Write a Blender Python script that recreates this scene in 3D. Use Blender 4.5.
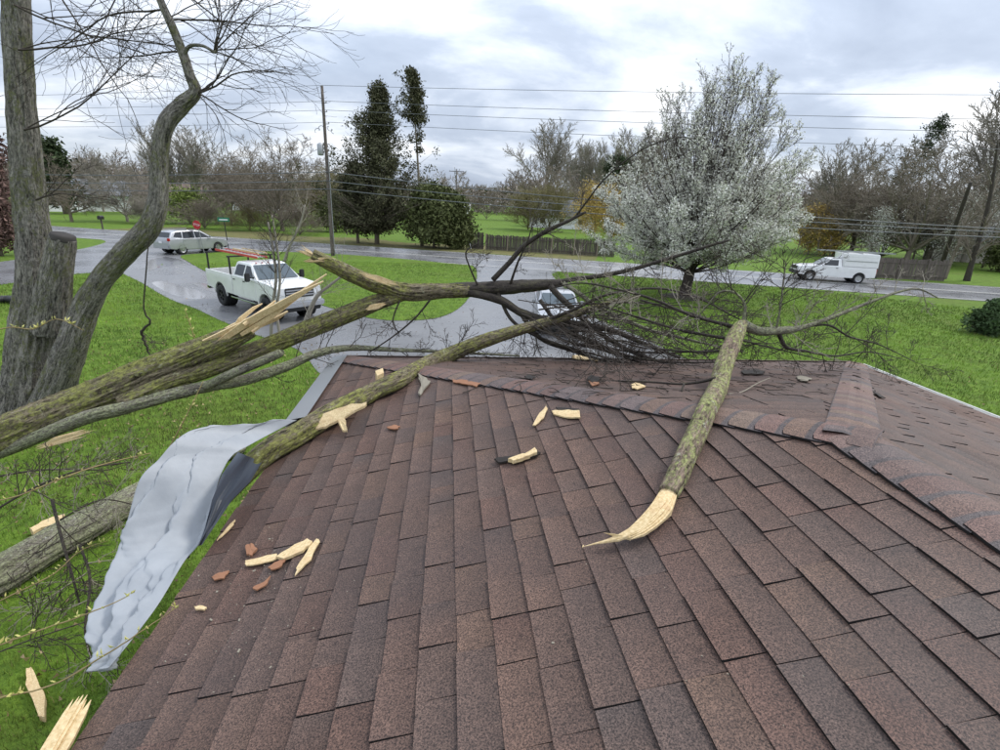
import bpy, bmesh, math, random
import numpy as np
from mathutils import Vector, Matrix, geometry as mgeo

S = bpy.context.scene
C = S.collection
for _o in list(bpy.data.objects):
    bpy.data.objects.remove(_o)
R = math.radians

# ------------------------------------------------------------------ camera
CAM_H = 4.8
YAW, PITCH, ROLL, FPX = R(6.317), R(18.84), R(2.4965), 500.0
cam_data = bpy.data.cameras.new('camera')
cam = bpy.data.objects.new('camera', cam_data)
C.objects.link(cam)
cam_data.sensor_width = 36.0
cam_data.lens = 36.0 * FPX / 1000.0
cam_data.clip_start = 0.05
cam_data.clip_end = 5000.0
cam.matrix_world = (Matrix.Translation((0, 0, CAM_H)) @ Matrix.Rotation(-YAW, 4, 'Z')
                    @ Matrix.Rotation(R(90) - PITCH, 4, 'X') @ Matrix.Rotation(ROLL, 4, 'Z'))
S.camera = cam

# ------------------------------------------------------------------ sky and sun (broken overcast)
SUN_EL, SUN_AZ = R(48), R(70)          # azimuth clockwise from +Y
W = bpy.data.worlds.new('World')
S.world = W
W.use_nodes = True
wn, wl = W.node_tree.nodes, W.node_tree.links
wn.clear()
w_out = wn.new('ShaderNodeOutputWorld')
w_bg = wn.new('ShaderNodeBackground')
w_bg.inputs['Strength'].default_value = 0.1
sky = wn.new('ShaderNodeTexSky')
sky.sky_type = 'NISHITA'
sky.sun_disc = False
sky.sun_elevation = SUN_EL
sky.sun_rotation = SUN_AZ
sky.air_density = 1.0
sky.dust_density = 1.5
w_tc = wn.new('ShaderNodeTexCoord')
w_sep = wn.new('ShaderNodeSeparateXYZ')
wl.new(w_tc.outputs['Generated'], w_sep.inputs[0])
w_za = wn.new('ShaderNodeMath'); w_za.operation = 'ABSOLUTE'
wl.new(w_sep.outputs['Z'], w_za.inputs[0])
w_zp = wn.new('ShaderNodeMath'); w_zp.operation = 'ADD'; w_zp.inputs[1].default_value = 0.3
wl.new(w_za.outputs[0], w_zp.inputs[0])
w_dx = wn.new('ShaderNodeMath'); w_dx.operation = 'DIVIDE'
w_dy = wn.new('ShaderNodeMath'); w_dy.operation = 'DIVIDE'
wl.new(w_sep.outputs['X'], w_dx.inputs[0]); wl.new(w_zp.outputs[0], w_dx.inputs[1])
wl.new(w_sep.outputs['Y'], w_dy.inputs[0]); wl.new(w_zp.outputs[0], w_dy.inputs[1])
w_cmb = wn.new('ShaderNodeCombineXYZ')
wl.new(w_dx.outputs[0], w_cmb.inputs[0]); wl.new(w_dy.outputs[0], w_cmb.inputs[1])
w_n1 = wn.new('ShaderNodeTexNoise')
w_n1.inputs['Scale'].default_value = 1.7; w_n1.inputs['Detail'].default_value = 9
w_n1.inputs['Roughness'].default_value = 0.56; w_n1.inputs['Distortion'].default_value = 0.25
w_map = wn.new('ShaderNodeMapping')
w_map.inputs['Location'].default_value = (3.4, 1.7, 0)
w_map.inputs['Scale'].default_value = (0.85, 1.15, 1)
w_map.inputs['Rotation'].default_value = (0, 0, 0.3)
wl.new(w_cmb.outputs[0], w_map.inputs[0]); wl.new(w_map.outputs[0], w_n1.inputs['Vector'])
w_rmp = wn.new('ShaderNodeValToRGB')
e = w_rmp.color_ramp.elements
e[0].position = 0.30; e[0].color = (3.1, 3.6, 4.5, 1)
e[1].position = 0.68; e[1].color = (8.3, 8.4, 8.6, 1)
m_ = e.new(0.44); m_.color = (3.8, 4.35, 5.3, 1)
m_ = e.new(0.54); m_.color = (5.4, 5.9, 6.7, 1)
wl.new(w_n1.outputs['Fac'], w_rmp.inputs[0])
w_n2 = wn.new('ShaderNodeTexNoise')
w_n2.inputs['Scale'].default_value = 0.6; w_n2.inputs['Detail'].default_value = 4
wl.new(w_cmb.outputs[0], w_n2.inputs['Vector'])
w_cov = wn.new('ShaderNodeMapRange')
w_cov.inputs['From Min'].default_value = 0.25; w_cov.inputs['From Max'].default_value = 0.5
w_cov.inputs['To Min'].default_value = 0.72; w_cov.inputs['To Max'].default_value = 0.97
wl.new(w_n2.outputs['Fac'], w_cov.inputs['Value'])
w_mix = wn.new('ShaderNodeMix'); w_mix.data_type = 'RGBA'
wl.new(w_cov.outputs[0], w_mix.inputs[0])
wl.new(sky.outputs[0], w_mix.inputs[6]); wl.new(w_rmp.outputs[0], w_mix.inputs[7])
# overcast sky brighter overhead than at the horizon, raised to light the ground
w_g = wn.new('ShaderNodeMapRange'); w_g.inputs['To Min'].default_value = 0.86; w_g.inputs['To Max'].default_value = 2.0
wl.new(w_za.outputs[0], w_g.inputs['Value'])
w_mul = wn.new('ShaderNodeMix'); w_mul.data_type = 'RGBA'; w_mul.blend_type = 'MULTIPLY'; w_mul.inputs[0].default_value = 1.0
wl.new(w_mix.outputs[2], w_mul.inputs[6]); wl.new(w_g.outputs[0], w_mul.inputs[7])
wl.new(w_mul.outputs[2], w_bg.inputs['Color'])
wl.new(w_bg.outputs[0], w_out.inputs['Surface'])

sun_d = bpy.data.lights.new('sun', 'SUN')
sun_d.energy = 1.5
sun_d.angle = R(12)
sun_d.color = (1.0, 0.96, 0.9)
sun = bpy.data.objects.new('sun', sun_d)
C.objects.link(sun)
sdir = Vector((math.sin(SUN_AZ) * math.cos(SUN_EL), math.cos(SUN_AZ) * math.cos(SUN_EL), math.sin(SUN_EL)))
sun.rotation_euler = sdir.to_track_quat('Z', 'Y').to_euler()
sun.location = sdir * 60

vs = S.view_settings
vs.view_transform = 'Standard'; vs.look = 'None'; vs.gamma = 1.0
vs.use_curve_mapping = False
vs.exposure = 0.66

# ------------------------------------------------------------------ pixel helpers (photo 1000 x 750)
def ray(px, py):
    x, y = px - 500.0, py - 375.0
    c, s = math.cos(ROLL), math.sin(ROLL)
    u, v = x * c + y * s, -x * s + y * c
    cp, sp = math.cos(PITCH), math.sin(PITCH)
    d = (u, FPX * cp - v * sp, -FPX * sp - v * cp)
    cy, sy = math.cos(YAW), math.sin(YAW)
    return np.array([d[0] * cy + d[1] * sy, -d[0] * sy + d[1] * cy, d[2]])
CAMP = np.array([0, 0, CAM_H])
def ground(px, py, z=0.0):
    d = ray(px, py)
    return CAMP + d * ((CAM_H - z) / -d[2])
def at(px, py, Y):
    d = ray(px, py)
    return CAMP + d * (Y / d[1])
def atx(px, py, X):
    d = ray(px, py)
    return CAMP + d * (X / d[0])
def depth(P):
    a = P - CAMP
    b = a[0] * math.sin(YAW) + a[1] * math.cos(YAW)
    return b * math.cos(PITCH) - a[2] * math.sin(PITCH)
def project(P):
    a = np.asarray(P, float) - CAMP
    cy, sy = math.cos(YAW), math.sin(YAW)
    x = a[0] * cy - a[1] * sy; b = a[0] * sy + a[1] * cy
    cp, sp = math.cos(PITCH), math.sin(PITCH)
    fw = b * cp - a[2] * sp; dn = -b * sp - a[2] * cp
    u, v = FPX * x / fw, FPX * dn / fw
    c, s = math.cos(ROLL), math.sin(ROLL)
    return 500 + u * c - v * s, 375 + u * s + v * c
def height_at(P, py):
    """height of a thing standing at P whose top shows at row py"""
    lo, hi = 0.0, 60.0
    for _ in range(40):
        m = (lo + hi) / 2
        if project((P[0], P[1], m))[1] > py: lo = m
        else: hi = m
    return lo

# ------------------------------------------------------------------ numpy noise
def _h(ix, iy, iz):
    n = (ix * 374761393 + iy * 668265263 + iz * 2147483647 + 1013904223) & 0xffffffff
    n = ((n ^ (n >> 13)) * 1274126177) & 0xffffffff
    return ((n ^ (n >> 16)) & 0xffff) / 65535.0
def vn(p):
    p = np.asarray(p, float)
    i = np.floor(p).astype(np.int64); f = p - i
    f = f * f * (3 - 2 * f)
    out = 0
    for dx in (0, 1):
        for dy in (0, 1):
            for dz in (0, 1):
                w = ((f[:, 0] if dx else 1 - f[:, 0]) * (f[:, 1] if dy else 1 - f[:, 1]) * (f[:, 2] if dz else 1 - f[:, 2]))
                out = out + w * _h(i[:, 0] + dx, i[:, 1] + dy, i[:, 2] + dz)
    return out
def fbm(p, o=4):
    p = np.asarray(p, float); a = .5; r = 0
    for k in range(o):
        r = r + a * vn(p * 2 ** k + k * 17.3); a *= .5
    return r

# ------------------------------------------------------------------ mesh helpers
class MB:
    """collects faces; build() links them as one mesh object"""
    def __init__(s):
        s.v = []; s.q = []; s.t = []; s.c = []; s.n = 0; s.bk = []; s.mi_q = []; s.mi_t = []
    def add(s, v, q=None, t=None, col=None, mi=0):
        v = np.asarray(v, float).reshape(-1, 3)
        if q is not None and len(q):
            s.q.append(np.asarray(q, np.int64).reshape(-1, 4) + s.n); s.mi_q.append(np.full(len(s.q[-1]), mi))
        if t is not None and len(t):
            s.t.append(np.asarray(t, np.int64).reshape(-1, 3) + s.n); s.mi_t.append(np.full(len(s.t[-1]), mi))
        s.v.append(v); s.n += len(v)
        if col is not None:
            col = np.asarray(col, float)
            if col.ndim == 1: col = np.tile(col, (len(v), 1))
            s.c.append(col)
    def box(s, c, size, rot=None, col=None, mi=0):
        h = np.array(size) / 2.0
        v = np.array([(x, y, z) for x in (-1, 1) for y in (-1, 1) for z in (-1, 1)]) * h
        if rot is not None: v = v @ np.array(rot).T
        s.add(v + np.array(c), [(0, 1, 3, 2), (4, 6, 7, 5), (0, 4, 5, 1), (2, 3, 7, 6), (0, 2, 6, 4), (1, 5, 7, 3)], col=col, mi=mi)
        return s
    def tube(s, path, rad, sides=8, cap=True, rough=0.0, seed=0.0, col=None, mi=0, freq=(7, 1.3)):
        path = np.asarray(path, float); n = len(path)
        rad = np.broadcast_to(np.asarray(rad, float), (n,))
        tg = np.gradient(path, axis=0); tg /= np.linalg.norm(tg, axis=1)[:, None] + 1e-9
        m = tg.mean(0); ref = np.array([0, 0, 1.]) if abs(m[2]) < .75 * np.linalg.norm(m) else np.array([1., 0, 0])
        u = ref - (tg @ ref)[:, None] * tg; u /= np.linalg.norm(u, axis=1)[:, None] + 1e-9
        w = np.cross(tg, u)
        a = np.linspace(0, 2 * np.pi, sides, endpoint=False)
        r = np.repeat(rad[:, None], sides, 1)
        L = np.concatenate([[0], np.cumsum(np.linalg.norm(np.diff(path, axis=0), axis=1))])
        aa, ll = np.meshgrid(a, L)
        if rough:
            kf = freq[0] / 6.283
            p = np.stack([np.cos(aa) * kf + 9, np.sin(aa) * kf + seed, ll * freq[1] + seed], -1).reshape(-1, 3)
            warp = np.stack([vn(p * np.array([1, 1, 3]) + 5), vn(p * np.array([1, 1, 3]) + 31), np.zeros(len(p))], -1) * .7
            n1 = vn((p + warp) * 2); n2 = vn((p + warp) * 4.3 + 7)
            rid = .75 - 1.6 * np.abs(2 * n1 - 1) ** .7 * .9 + .5 * (n2 - .5)
            rid = np.clip(rid, -1.2, 1)
            lum = fbm(np.stack([np.cos(aa) * .8, np.sin(aa) * .8 + seed, ll * 1.1], -1).reshape(-1, 3), 3) - .45
            r = r * (1 + rough * rid.reshape(n, sides) * .8 + rough * 2.0 * lum.reshape(n, sides))
        bk = np.stack([np.cos(aa) * rad[:, None] + seed, np.sin(aa) * rad[:, None], ll + seed], -1).reshape(-1, 3)
        P = path[:, None, :] + r[:, :, None] * (np.cos(a)[None, :, None] * u[:, None, :] + np.sin(a)[None, :, None] * w[:, None, :])
        i = np.arange(n - 1)[:, None] * sides; j = np.arange(sides)[None, :]; k = (j + 1) % sides
        q = np.stack([i + j, i + k, i + sides + k, i + sides + j], -1).reshape(-1, 4)
        v = P.reshape(-1, 3); t = []
        if cap:
            v = np.vstack([v, path[0], path[-1]]); bk = np.vstack([bk, bk[0], bk[-1]])
            b = (n - 1) * sides
            t = [(n * sides, (x + 1) % sides, x) for x in range(sides)] + [(n * sides + 1, b + x, b + (x + 1) % sides) for x in range(sides)]
        s.add(v, q, t, col=col, mi=mi); s.bk.append(bk)
        return s
    def lathe(s, prof, sides=20, axis='z', org=(0, 0, 0), mi=0, col=None):
        """prof: list of (radius, height)"""
        a = np.linspace(0, 2 * np.pi, sides, endpoint=False); n = len(prof)
        pr = np.array(prof, float)
        X = pr[:, 0][:, None] * np.cos(a); Y = pr[:, 0][:, None] * np.sin(a); Z = np.repeat(pr[:, 1][:, None], sides, 1)
        v = np.stack({'z': [X, Y, Z], 'y': [X, Z, -Y], 'x': [Z, X, Y]}[axis], -1).reshape(-1, 3) + np.array(org)
        i = np.arange(n - 1)[:, None] * sides; j = np.arange(sides)[None, :]; k = (j + 1) % sides
        q = np.stack([i + j, i + k, i + sides + k, i + sides + j], -1).reshape(-1, 4)
        s.add(v, q, mi=mi, col=col); return s
    def build(s, name, mat, parent=None, smooth=False, shift=None):
        me = bpy.data.meshes.new(name)
        v = np.concatenate(s.v)
        if shift is not None: v = v - np.array(shift)
        q = np.concatenate(s.q) if s.q else np.zeros((0, 4), np.int64)
        t = np.concatenate(s.t) if s.t else np.zeros((0, 3), np.int64)
        me.vertices.add(len(v)); me.vertices.foreach_set('co', v.ravel())
        me.loops.add(q.size + t.size)
        me.loops.foreach_set('vertex_index', np.concatenate([q.ravel(), t.ravel()]).astype(np.int32))
        me.polygons.add(len(q) + len(t))
        ls = np.concatenate([np.arange(len(q)) * 4, q.size + np.arange(len(t)) * 3]).astype(np.int32)
        me.polygons.foreach_set('loop_start', ls)
        mats = mat if isinstance(mat, (list, tuple)) else [mat]
        for m in mats: me.materials.append(m)
        if len(mats) > 1:
            me.polygons.foreach_set('material_index', np.concatenate((s.mi_q or [np.zeros(0)]) + (s.mi_t or [np.zeros(0)])).astype(np.int32))
        me.polygons.foreach_set('use_smooth', np.full(len(q) + len(t), smooth))
        me.update(calc_edges=True)
        if s.c and sum(len(x) for x in s.c) == len(v):
            at_ = me.color_attributes.new('tint', 'FLOAT_COLOR', 'POINT')
            c = np.concatenate(s.c); c = np.hstack([c, np.ones((len(c), 1))]) if c.shape[1] == 3 else c
            at_.data.foreach_set('color', c.ravel())
        if s.bk and sum(len(x) for x in s.bk) == len(v):
            at_ = me.attributes.new('bark_co', 'FLOAT_VECTOR', 'POINT')
            at_.data.foreach_set('vector', np.concatenate(s.bk).ravel())
        return link(name, me, parent)

def link(name, me, parent=None):
    o = bpy.data.objects.new(name, me)
    C.objects.link(o)
    if parent is not None: o.parent = parent
    return o
def tag(o, label=None, cat=None, group=None, kind=None):
    if label: o['label'] = label
    if cat: o['category'] = cat
    if group: o['group'] = group
    if kind: o['kind'] = kind
    return o
def thing(name, label, cat, loc=(0, 0, 0), rz=0.0, group=None):
    o = bpy.data.objects.new(name, None)
    o.empty_display_size = .2
    C.objects.link(o)
    o.location = loc; o.rotation_euler = (0, 0, rz)
    return tag(o, label, cat, group)
def copy_tree(o, parent=None):
    c = o.copy(); C.objects.link(c); c.parent = parent
    for ch in list(o.children): copy_tree(ch, c)
    return c
def bm_obj(bm, name, mat, parent=None, smooth=False):
    me = bpy.data.meshes.new(name)
    bmesh.ops.recalc_face_normals(bm, faces=bm.faces)
    bm.to_mesh(me); bm.free()
    for m in (mat if isinstance(mat, (list, tuple)) else [mat]): me.materials.append(m)
    me.polygons.foreach_set('use_smooth', [smooth] * len(me.polygons))
    return link(name, me, parent)
def sheet(name, pts, z, mat, parent=None, thick=0.0):
    """flat polygon, triangulated"""
    bm = bmesh.new()
    vs_ = [bm.verts.new((p[0], p[1], z)) for p in pts]
    f = bm.faces.new(vs_)
    bmesh.ops.triangulate(bm, faces=[f])
    bmesh.ops.recalc_face_normals(bm, faces=bm.faces)
    if bm.faces[:][0].normal.z < 0: bmesh.ops.reverse_faces(bm, faces=bm.faces)
    me = bpy.data.meshes.new(name); bm.to_mesh(me); bm.free(); me.materials.append(mat)
    return link(name, me, parent)
def smooth_poly(pts, n=6, closed=True):
    p = np.array(pts, float); N = len(p); out = []
    for i in range(N if closed else N - 1):
        p0, p1, p2, p3 = (p[(i - 1) % N], p[i], p[(i + 1) % N], p[(i + 2) % N]) if closed else (p[max(i - 1, 0)], p[i], p[i + 1], p[min(i + 2, N - 1)])
        for k in range(n):
            t = k / n
            out.append(.5 * (2 * p1 + (p2 - p0) * t + (2 * p0 - 5 * p1 + 4 * p2 - p3) * t * t + (3 * p1 - p0 - 3 * p2 + p3) * t ** 3))
    if not closed: out.append(p[-1])
    return np.array(out)
def inpoly(x, y, poly):
    r = np.zeros(len(x), bool); P = np.array(poly)[:, :2]; j = len(P) - 1
    for i in range(len(P)):
        xi, yi, xj, yj = *P[i], *P[j]
        c = ((yi > y) != (yj > y)) & (x < (xj - xi) * (y - yi) / (yj - yi + 1e-12) + xi)
        r ^= c; j = i
    return r

# ------------------------------------------------------------------ materials
def mat(name, base=(.5, .5, .5), rough=.7, metal=0.0, spec=None, nodes=None):
    m = bpy.data.materials.new(name)
    m.use_nodes = True
    b = m.node_tree.nodes['Principled BSDF']
    b.inputs['Base Color'].default_value = (*base, 1)
    b.inputs['Roughness'].default_value = rough
    b.inputs['Metallic'].default_value = metal
    if spec is not None: b.inputs['Specular IOR Level'].default_value = spec
    if nodes: nodes(NB(m.node_tree, b))
    return m
class NB:
    def __init__(s, tree, b): s.t = tree; s.n = tree.nodes; s.l = tree.links; s.b = b; s._tc = None
    def co(s, kind='Object'):
        if s._tc is None: s._tc = s.n.new('ShaderNodeTexCoord')
        return s._tc.outputs[kind]
    def pos(s):
        return s.n.new('ShaderNodeNewGeometry').outputs['Position']
    def mapping(s, vec, scale=(1, 1, 1), rot=(0, 0, 0)):
        n = s.n.new('ShaderNodeMapping'); n.inputs['Scale'].default_value = scale; n.inputs['Rotation'].default_value = rot
        s.l.new(vec, n.inputs[0]); return n.outputs[0]
    def noise(s, vec, scale, detail=4, rough=.55, dist=0.0, out='Fac'):
        n = s.n.new('ShaderNodeTexNoise'); n.inputs['Scale'].default_value = scale; n.inputs['Detail'].default_value = detail
        n.inputs['Roughness'].default_value = rough; n.inputs['Distortion'].default_value = dist
        s.l.new(vec, n.inputs['Vector']); return n.outputs[out]
    def vor(s, vec, scale, feat='F1', out='Distance'):
        n = s.n.new('ShaderNodeTexVoronoi'); n.feature = feat; n.inputs['Scale'].default_value = scale
        s.l.new(vec, n.inputs['Vector']); return n.outputs[out]
    def ramp(s, fac, stops):
        n = s.n.new('ShaderNodeValToRGB'); e = n.color_ramp.elements
        for i, (p, c) in enumerate(stops):
            x = e[i] if i < 2 else e.new(p)
            x.position = p
            x.color = (*c, 1) if isinstance(c, tuple) else (c, c, c, 1)
        s.l.new(fac, n.inputs[0]); return n.outputs[0]
    def mix(s, fac, a, b, mode='MIX'):
        n = s.n.new('ShaderNodeMix'); n.data_type = 'RGBA'; n.blend_type = mode
        for i, x in ((0, fac), (6, a), (7, b)):
            if isinstance(x, (int, float)): n.inputs[i].default_value = x if i == 0 else (x, x, x, 1)
            elif isinstance(x, tuple): n.inputs[i].default_value = (*x, 1)
            else: s.l.new(x, n.inputs[i])
        return n.outputs[2]
    def attr(s, name='tint'):
        n = s.n.new('ShaderNodeAttribute'); n.attribute_name = name; return n.outputs['Color']
    def rnd(s):
        return s.n.new('ShaderNodeObjectInfo').outputs['Random']
    def bump(s, h, strength=.5, dist=.01):
        n = s.n.new('ShaderNodeBump'); n.inputs['Strength'].default_value = strength; n.inputs['Distance'].default_value = dist
        s.l.new(h, n.inputs['Height']); s.l.new(n.outputs[0], s.b.inputs['Normal'])
    def col(s, c): s.l.new(c, s.b.inputs['Base Color'])
    def rough(s, c): s.l.new(c, s.b.inputs['Roughness'])

M = {}
def _lawn(n):
    p = n.pos()
    a = n.noise(p, .22, 5, .6); b = n.noise(p, 2.3, 5, .65); c = n.noise(p, 26, 3, .7)
    col = n.ramp(b, [(.3, (.07, .125, .017)), (.72, (.205, .315, .04)), (.5, (.132, .22, .026))])
    col = n.mix(n.ramp(a, [(.52, 0.), (.72, .55)]), col, (.13, .14, .035))
    col = n.mix(n.ramp(c, [(.3, .75), (.7, 0.)]), col, (.04, .075, .012))
    n.col(col); n.bump(n.mix(.5, b, c), .8, .06)
M['lawn'] = mat('lawn_turf', rough=.9, spec=.15, nodes=_lawn)
def _blade(n):
    n.col(n.attr())
    n.b.inputs['Subsurface Weight'].default_value = 0.0
M['blade'] = mat('grass_blade', rough=.6, spec=.25, nodes=_blade)
def _asph(dark, wet):
    def f(n):
        p = n.pos()
        a = n.noise(p, .35, 5, .6, .3); c = n.noise(p, 60, 2, .7); s = n.noise(n.mapping(p, (1, 1, 1)), 3, 4)
        col = n.ramp(a, [(.3, tuple(x * .75 for x in dark)), (.7, tuple(x * 1.25 for x in dark))])
        col = n.mix(n.ramp(c, [(.35, .5), (.65, 0.)]), col, tuple(x * .55 for x in dark))
        n.col(col)
        n.rough(n.ramp(n.mix(.35, a, s), [(.4, wet[0]), (.62, wet[1])]))
        n.bump(c, .25, .004)
    return f
M['road'] = mat('wet_road_asphalt', nodes=_asph((.2, .2, .208), (.22, .34)))
M['drive'] = mat('driveway_asphalt', nodes=_asph((.175, .175, .18), (.22, .42)))
M['paint'] = mat('road_paint', (.62, .61, .56), .45)
M['puddle'] = mat('puddle_water', (.2, .2, .21), .1, spec=.9)

def _shingle(n):
    p = n.co('Object')
    g = n.noise(n.pos(), 170, 3, .8); m = n.noise(n.pos(), 17, 4, .6); big = n.noise(n.pos(), 1.3, 3)
    t = n.attr()
    c = n.mix(n.ramp(g, [(.38, 0.), (.64, 1.)]), n.mix(1., t, (.26, .26, .29), 'MULTIPLY'), n.mix(1., t, (2.7, 2.4, 2.25), 'MULTIPLY'))
    c = n.mix(n.ramp(m, [(.3, .35), (.7, 0.)]), c, n.mix(1., t, (.55, .55, .6), 'MULTIPLY'))
    c = n.mix(n.ramp(big, [(.35, .22), (.6, 0.)]), c, (.03, .022, .022))
    n.col(c)
    n.rough(n.ramp(big, [(.3, .5), (.7, .82)]))
    n.bump(g, .55, .003)
M['shingle'] = mat('shingle_granules', rough=.75, spec=.3, nodes=_shingle)
M['butt'] = mat('shingle_cut_edge', (.022, .02, .02), .9, spec=.1)
M['deck'] = mat('roof_felt', (.03, .027, .027), .9)
def _brick(n):
    b = n.n.new('ShaderNodeTexBrick'); b.inputs['Scale'].default_value = 1; b.inputs['Brick Width'].default_value = .21; b.inputs['Row Height'].default_value = .075
    b.inputs['Mortar Size'].default_value = .008; b.inputs['Color1'].default_value = (.25, .11, .07, 1); b.inputs['Color2'].default_value = (.19, .085, .06, 1); b.inputs['Mortar'].default_value = (.4, .38, .34, 1)
    sp = n.n.new('ShaderNodeSeparateXYZ'); cm = n.n.new('ShaderNodeCombineXYZ'); ad = n.n.new('ShaderNodeMath')
    n.l.new(n.pos(), sp.inputs[0]); n.l.new(sp.outputs[0], ad.inputs[0]); n.l.new(sp.outputs[1], ad.inputs[1])
    n.l.new(ad.outputs[0], cm.inputs[0]); n.l.new(sp.outputs[2], cm.inputs[1]); n.l.new(cm.outputs[0], b.inputs['Vector'])
    n.col(b.outputs['Color'])
M['brick'] = mat('brick_wall', rough=.85, nodes=_brick)
M['white_trim'] = mat('white_trim', (.72, .72, .7), .5)
M['alu'] = mat('gutter_aluminium', (.3, .31, .32), .4, .5)

def _bark(base, moss, amt, scale=1.0, pale=(.3, .28, .24), furrow=1.0):
    def f(n):
        at_ = n.n.new('ShaderNodeAttribute'); at_.attribute_name = 'bark_co'
        p = at_.outputs['Vector']
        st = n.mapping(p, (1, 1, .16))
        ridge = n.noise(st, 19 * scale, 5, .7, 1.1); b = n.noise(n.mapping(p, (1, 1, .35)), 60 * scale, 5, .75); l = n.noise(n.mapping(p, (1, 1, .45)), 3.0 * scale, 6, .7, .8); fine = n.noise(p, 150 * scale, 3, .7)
        c = n.ramp(n.mix(.5, ridge, b), [(.40, tuple(x * .16 for x in base)), (.60, tuple(x * 2.0 for x in base)), (.48, tuple(x * .8 for x in base))])  # crack colour and furrow shade painted into the base, following the bump's ridges
        spot = n.noise(n.mapping(p, (1, 1, .6)), 24 * scale, 6, .8)
        mo = n.mix(n.ramp(spot, [(.4, 0.), (.6, 1.)]), tuple(x * .3 for x in moss), tuple(x * 1.7 for x in moss))
        c = n.mix(n.ramp(n.mix(.5, l, spot), [(.53 - amt * .13, 0.), (.6 - amt * .1, .85)]), c, mo)
        c = n.mix(n.ramp(n.noise(p, 9 * scale, 7, .8, .5), [(.58, 0.), (.64, .75)]), c, pale)
        n.col(c)
        n.bump(n.mix(.35, ridge, fine), furrow, .045 / scale)
    return f
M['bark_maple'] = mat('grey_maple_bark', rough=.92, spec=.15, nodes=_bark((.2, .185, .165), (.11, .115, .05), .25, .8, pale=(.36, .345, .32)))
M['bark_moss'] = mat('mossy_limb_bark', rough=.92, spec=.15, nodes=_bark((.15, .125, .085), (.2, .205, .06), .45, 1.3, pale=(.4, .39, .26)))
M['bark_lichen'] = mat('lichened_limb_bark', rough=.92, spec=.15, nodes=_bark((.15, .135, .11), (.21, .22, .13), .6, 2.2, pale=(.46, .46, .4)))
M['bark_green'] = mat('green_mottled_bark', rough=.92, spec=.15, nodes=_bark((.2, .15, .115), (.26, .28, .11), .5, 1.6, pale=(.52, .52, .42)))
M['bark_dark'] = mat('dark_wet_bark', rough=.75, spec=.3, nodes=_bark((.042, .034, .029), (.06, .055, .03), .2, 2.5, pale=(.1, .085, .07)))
M['bark_twig'] = mat('twig_bark', (.055, .045, .037), .85, spec=.2)
M['bark_pale'] = mat('pale_twig_bark', (.24, .215, .17), .85, spec=.2)
M['bark_bud'] = mat('yellowish_twig_bark', (.27, .2, .09), .8)
M['bark_far'] = mat('distant_bark', (.2, .172, .135), .95, spec=.05)
M['bark_far2'] = mat('distant_grey_bark', (.27, .245, .205), .95, spec=.05)
M['bark_olive'] = mat('distant_olive_bark', (.19, .17, .085), .95, spec=.05)
M['bark_pear'] = mat('pear_bark', (.062, .05, .046), .9, spec=.1)
def _wood(n):
    p = n.co('Generated')
    g = n.noise(n.mapping(n.co('Object'), (9, 9, 9)), 1, 5, .7); f = n.noise(n.co('Object'), 70, 3, .6)
    n.col(n.mix(n.ramp(g, [(.55, 0.), (.75, .6)]), n.ramp(f, [(.3, (.5, .36, .18)), (.7, (.72, .57, .34))]), (.4, .19, .08)))
    n.bump(f, .5, .006)
M['wood'] = mat('fresh_split_wood', rough=.7, spec=.2, nodes=_wood)
M['innerbark'] = mat('orange_inner_bark', (.27, .125, .065), .8)
M['bud'] = mat('yellow_green_bud', (.5, .47, .16), .6)
M['cutwood'] = mat('weathered_cut', (.05, .045, .042), .95)

def _tarp(n):
    p = n.co('Object')
    f = n.noise(p, 5, 5, .6); w = n.n.new('ShaderNodeTexWave'); w.inputs['Scale'].default_value = 90
    n.l.new(p, w.inputs['Vector'])
    n.col(n.ramp(f, [(.3, (.235, .252, .272)), (.7, (.3, .318, .338))]))
    n.bump(n.noise(p, 26, 4, .6), .25, .006)
M['tarp'] = mat('silver_poly_tarp', rough=.55, metal=.0, nodes=_tarp)
M['tarp_dark'] = mat('dark_tarp_underside', (.05, .062, .085), .5)
M['black'] = mat('black_plastic', (.015, .015, .016), .5)
M['tyre'] = mat('tyre_rubber', (.018, .018, .019), .85)
M['rim'] = mat('alloy_rim', (.5, .5, .51), .3, .85)
M['rim_dark'] = mat('dark_wheel', (.02, .02, .022), .4, .5)
M['chrome'] = mat('chrome', (.62, .63, .65), .12, 1.0)
def paint(name, c, metal=0.0):
    def f(n):
        d = n.noise(n.co('Object'), 3, 5, .6)
        n.col(n.mix(n.ramp(d, [(.4, .0), (.75, .3)]), c, tuple(x * .72 for x in c)))
        n.b.inputs['Coat Weight'].default_value = .6; n.b.inputs['Coat Roughness'].default_value = .06
    return mat(name, c, .35, metal, nodes=f)
M['white_paint'] = paint('white_car_paint', (.74, .75, .74))
M['white_paint2'] = paint('bright_white_car_paint', (.8, .8, .8))
M['silver_paint'] = paint('silver_car_paint', (.42, .43, .45), .55)
M['glass'] = mat('car_glass', (.02, .024, .028), .05, spec=.6)
M['glass_pale'] = mat('sky_lit_windscreen', (.06, .08, .09), .04, spec=.8)
M['lamp_clear'] = mat('clear_headlamp', (.6, .62, .64), .1, spec=.8)
M['lamp_red'] = mat('red_tail_lamp', (.42, .01, .012), .2)
M['red_ladder'] = mat('red_fibreglass', (.48, .06, .045), .5)
M['grey_metal'] = mat('grey_metal', (.36, .37, .38), .45, .7)
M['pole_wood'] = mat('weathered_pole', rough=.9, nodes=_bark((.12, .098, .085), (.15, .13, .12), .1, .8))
M['wire'] = mat('wire', (.11, .12, .13), .6)
M['ceramic'] = mat('insulator', (.3, .3, .3), .3)
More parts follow.
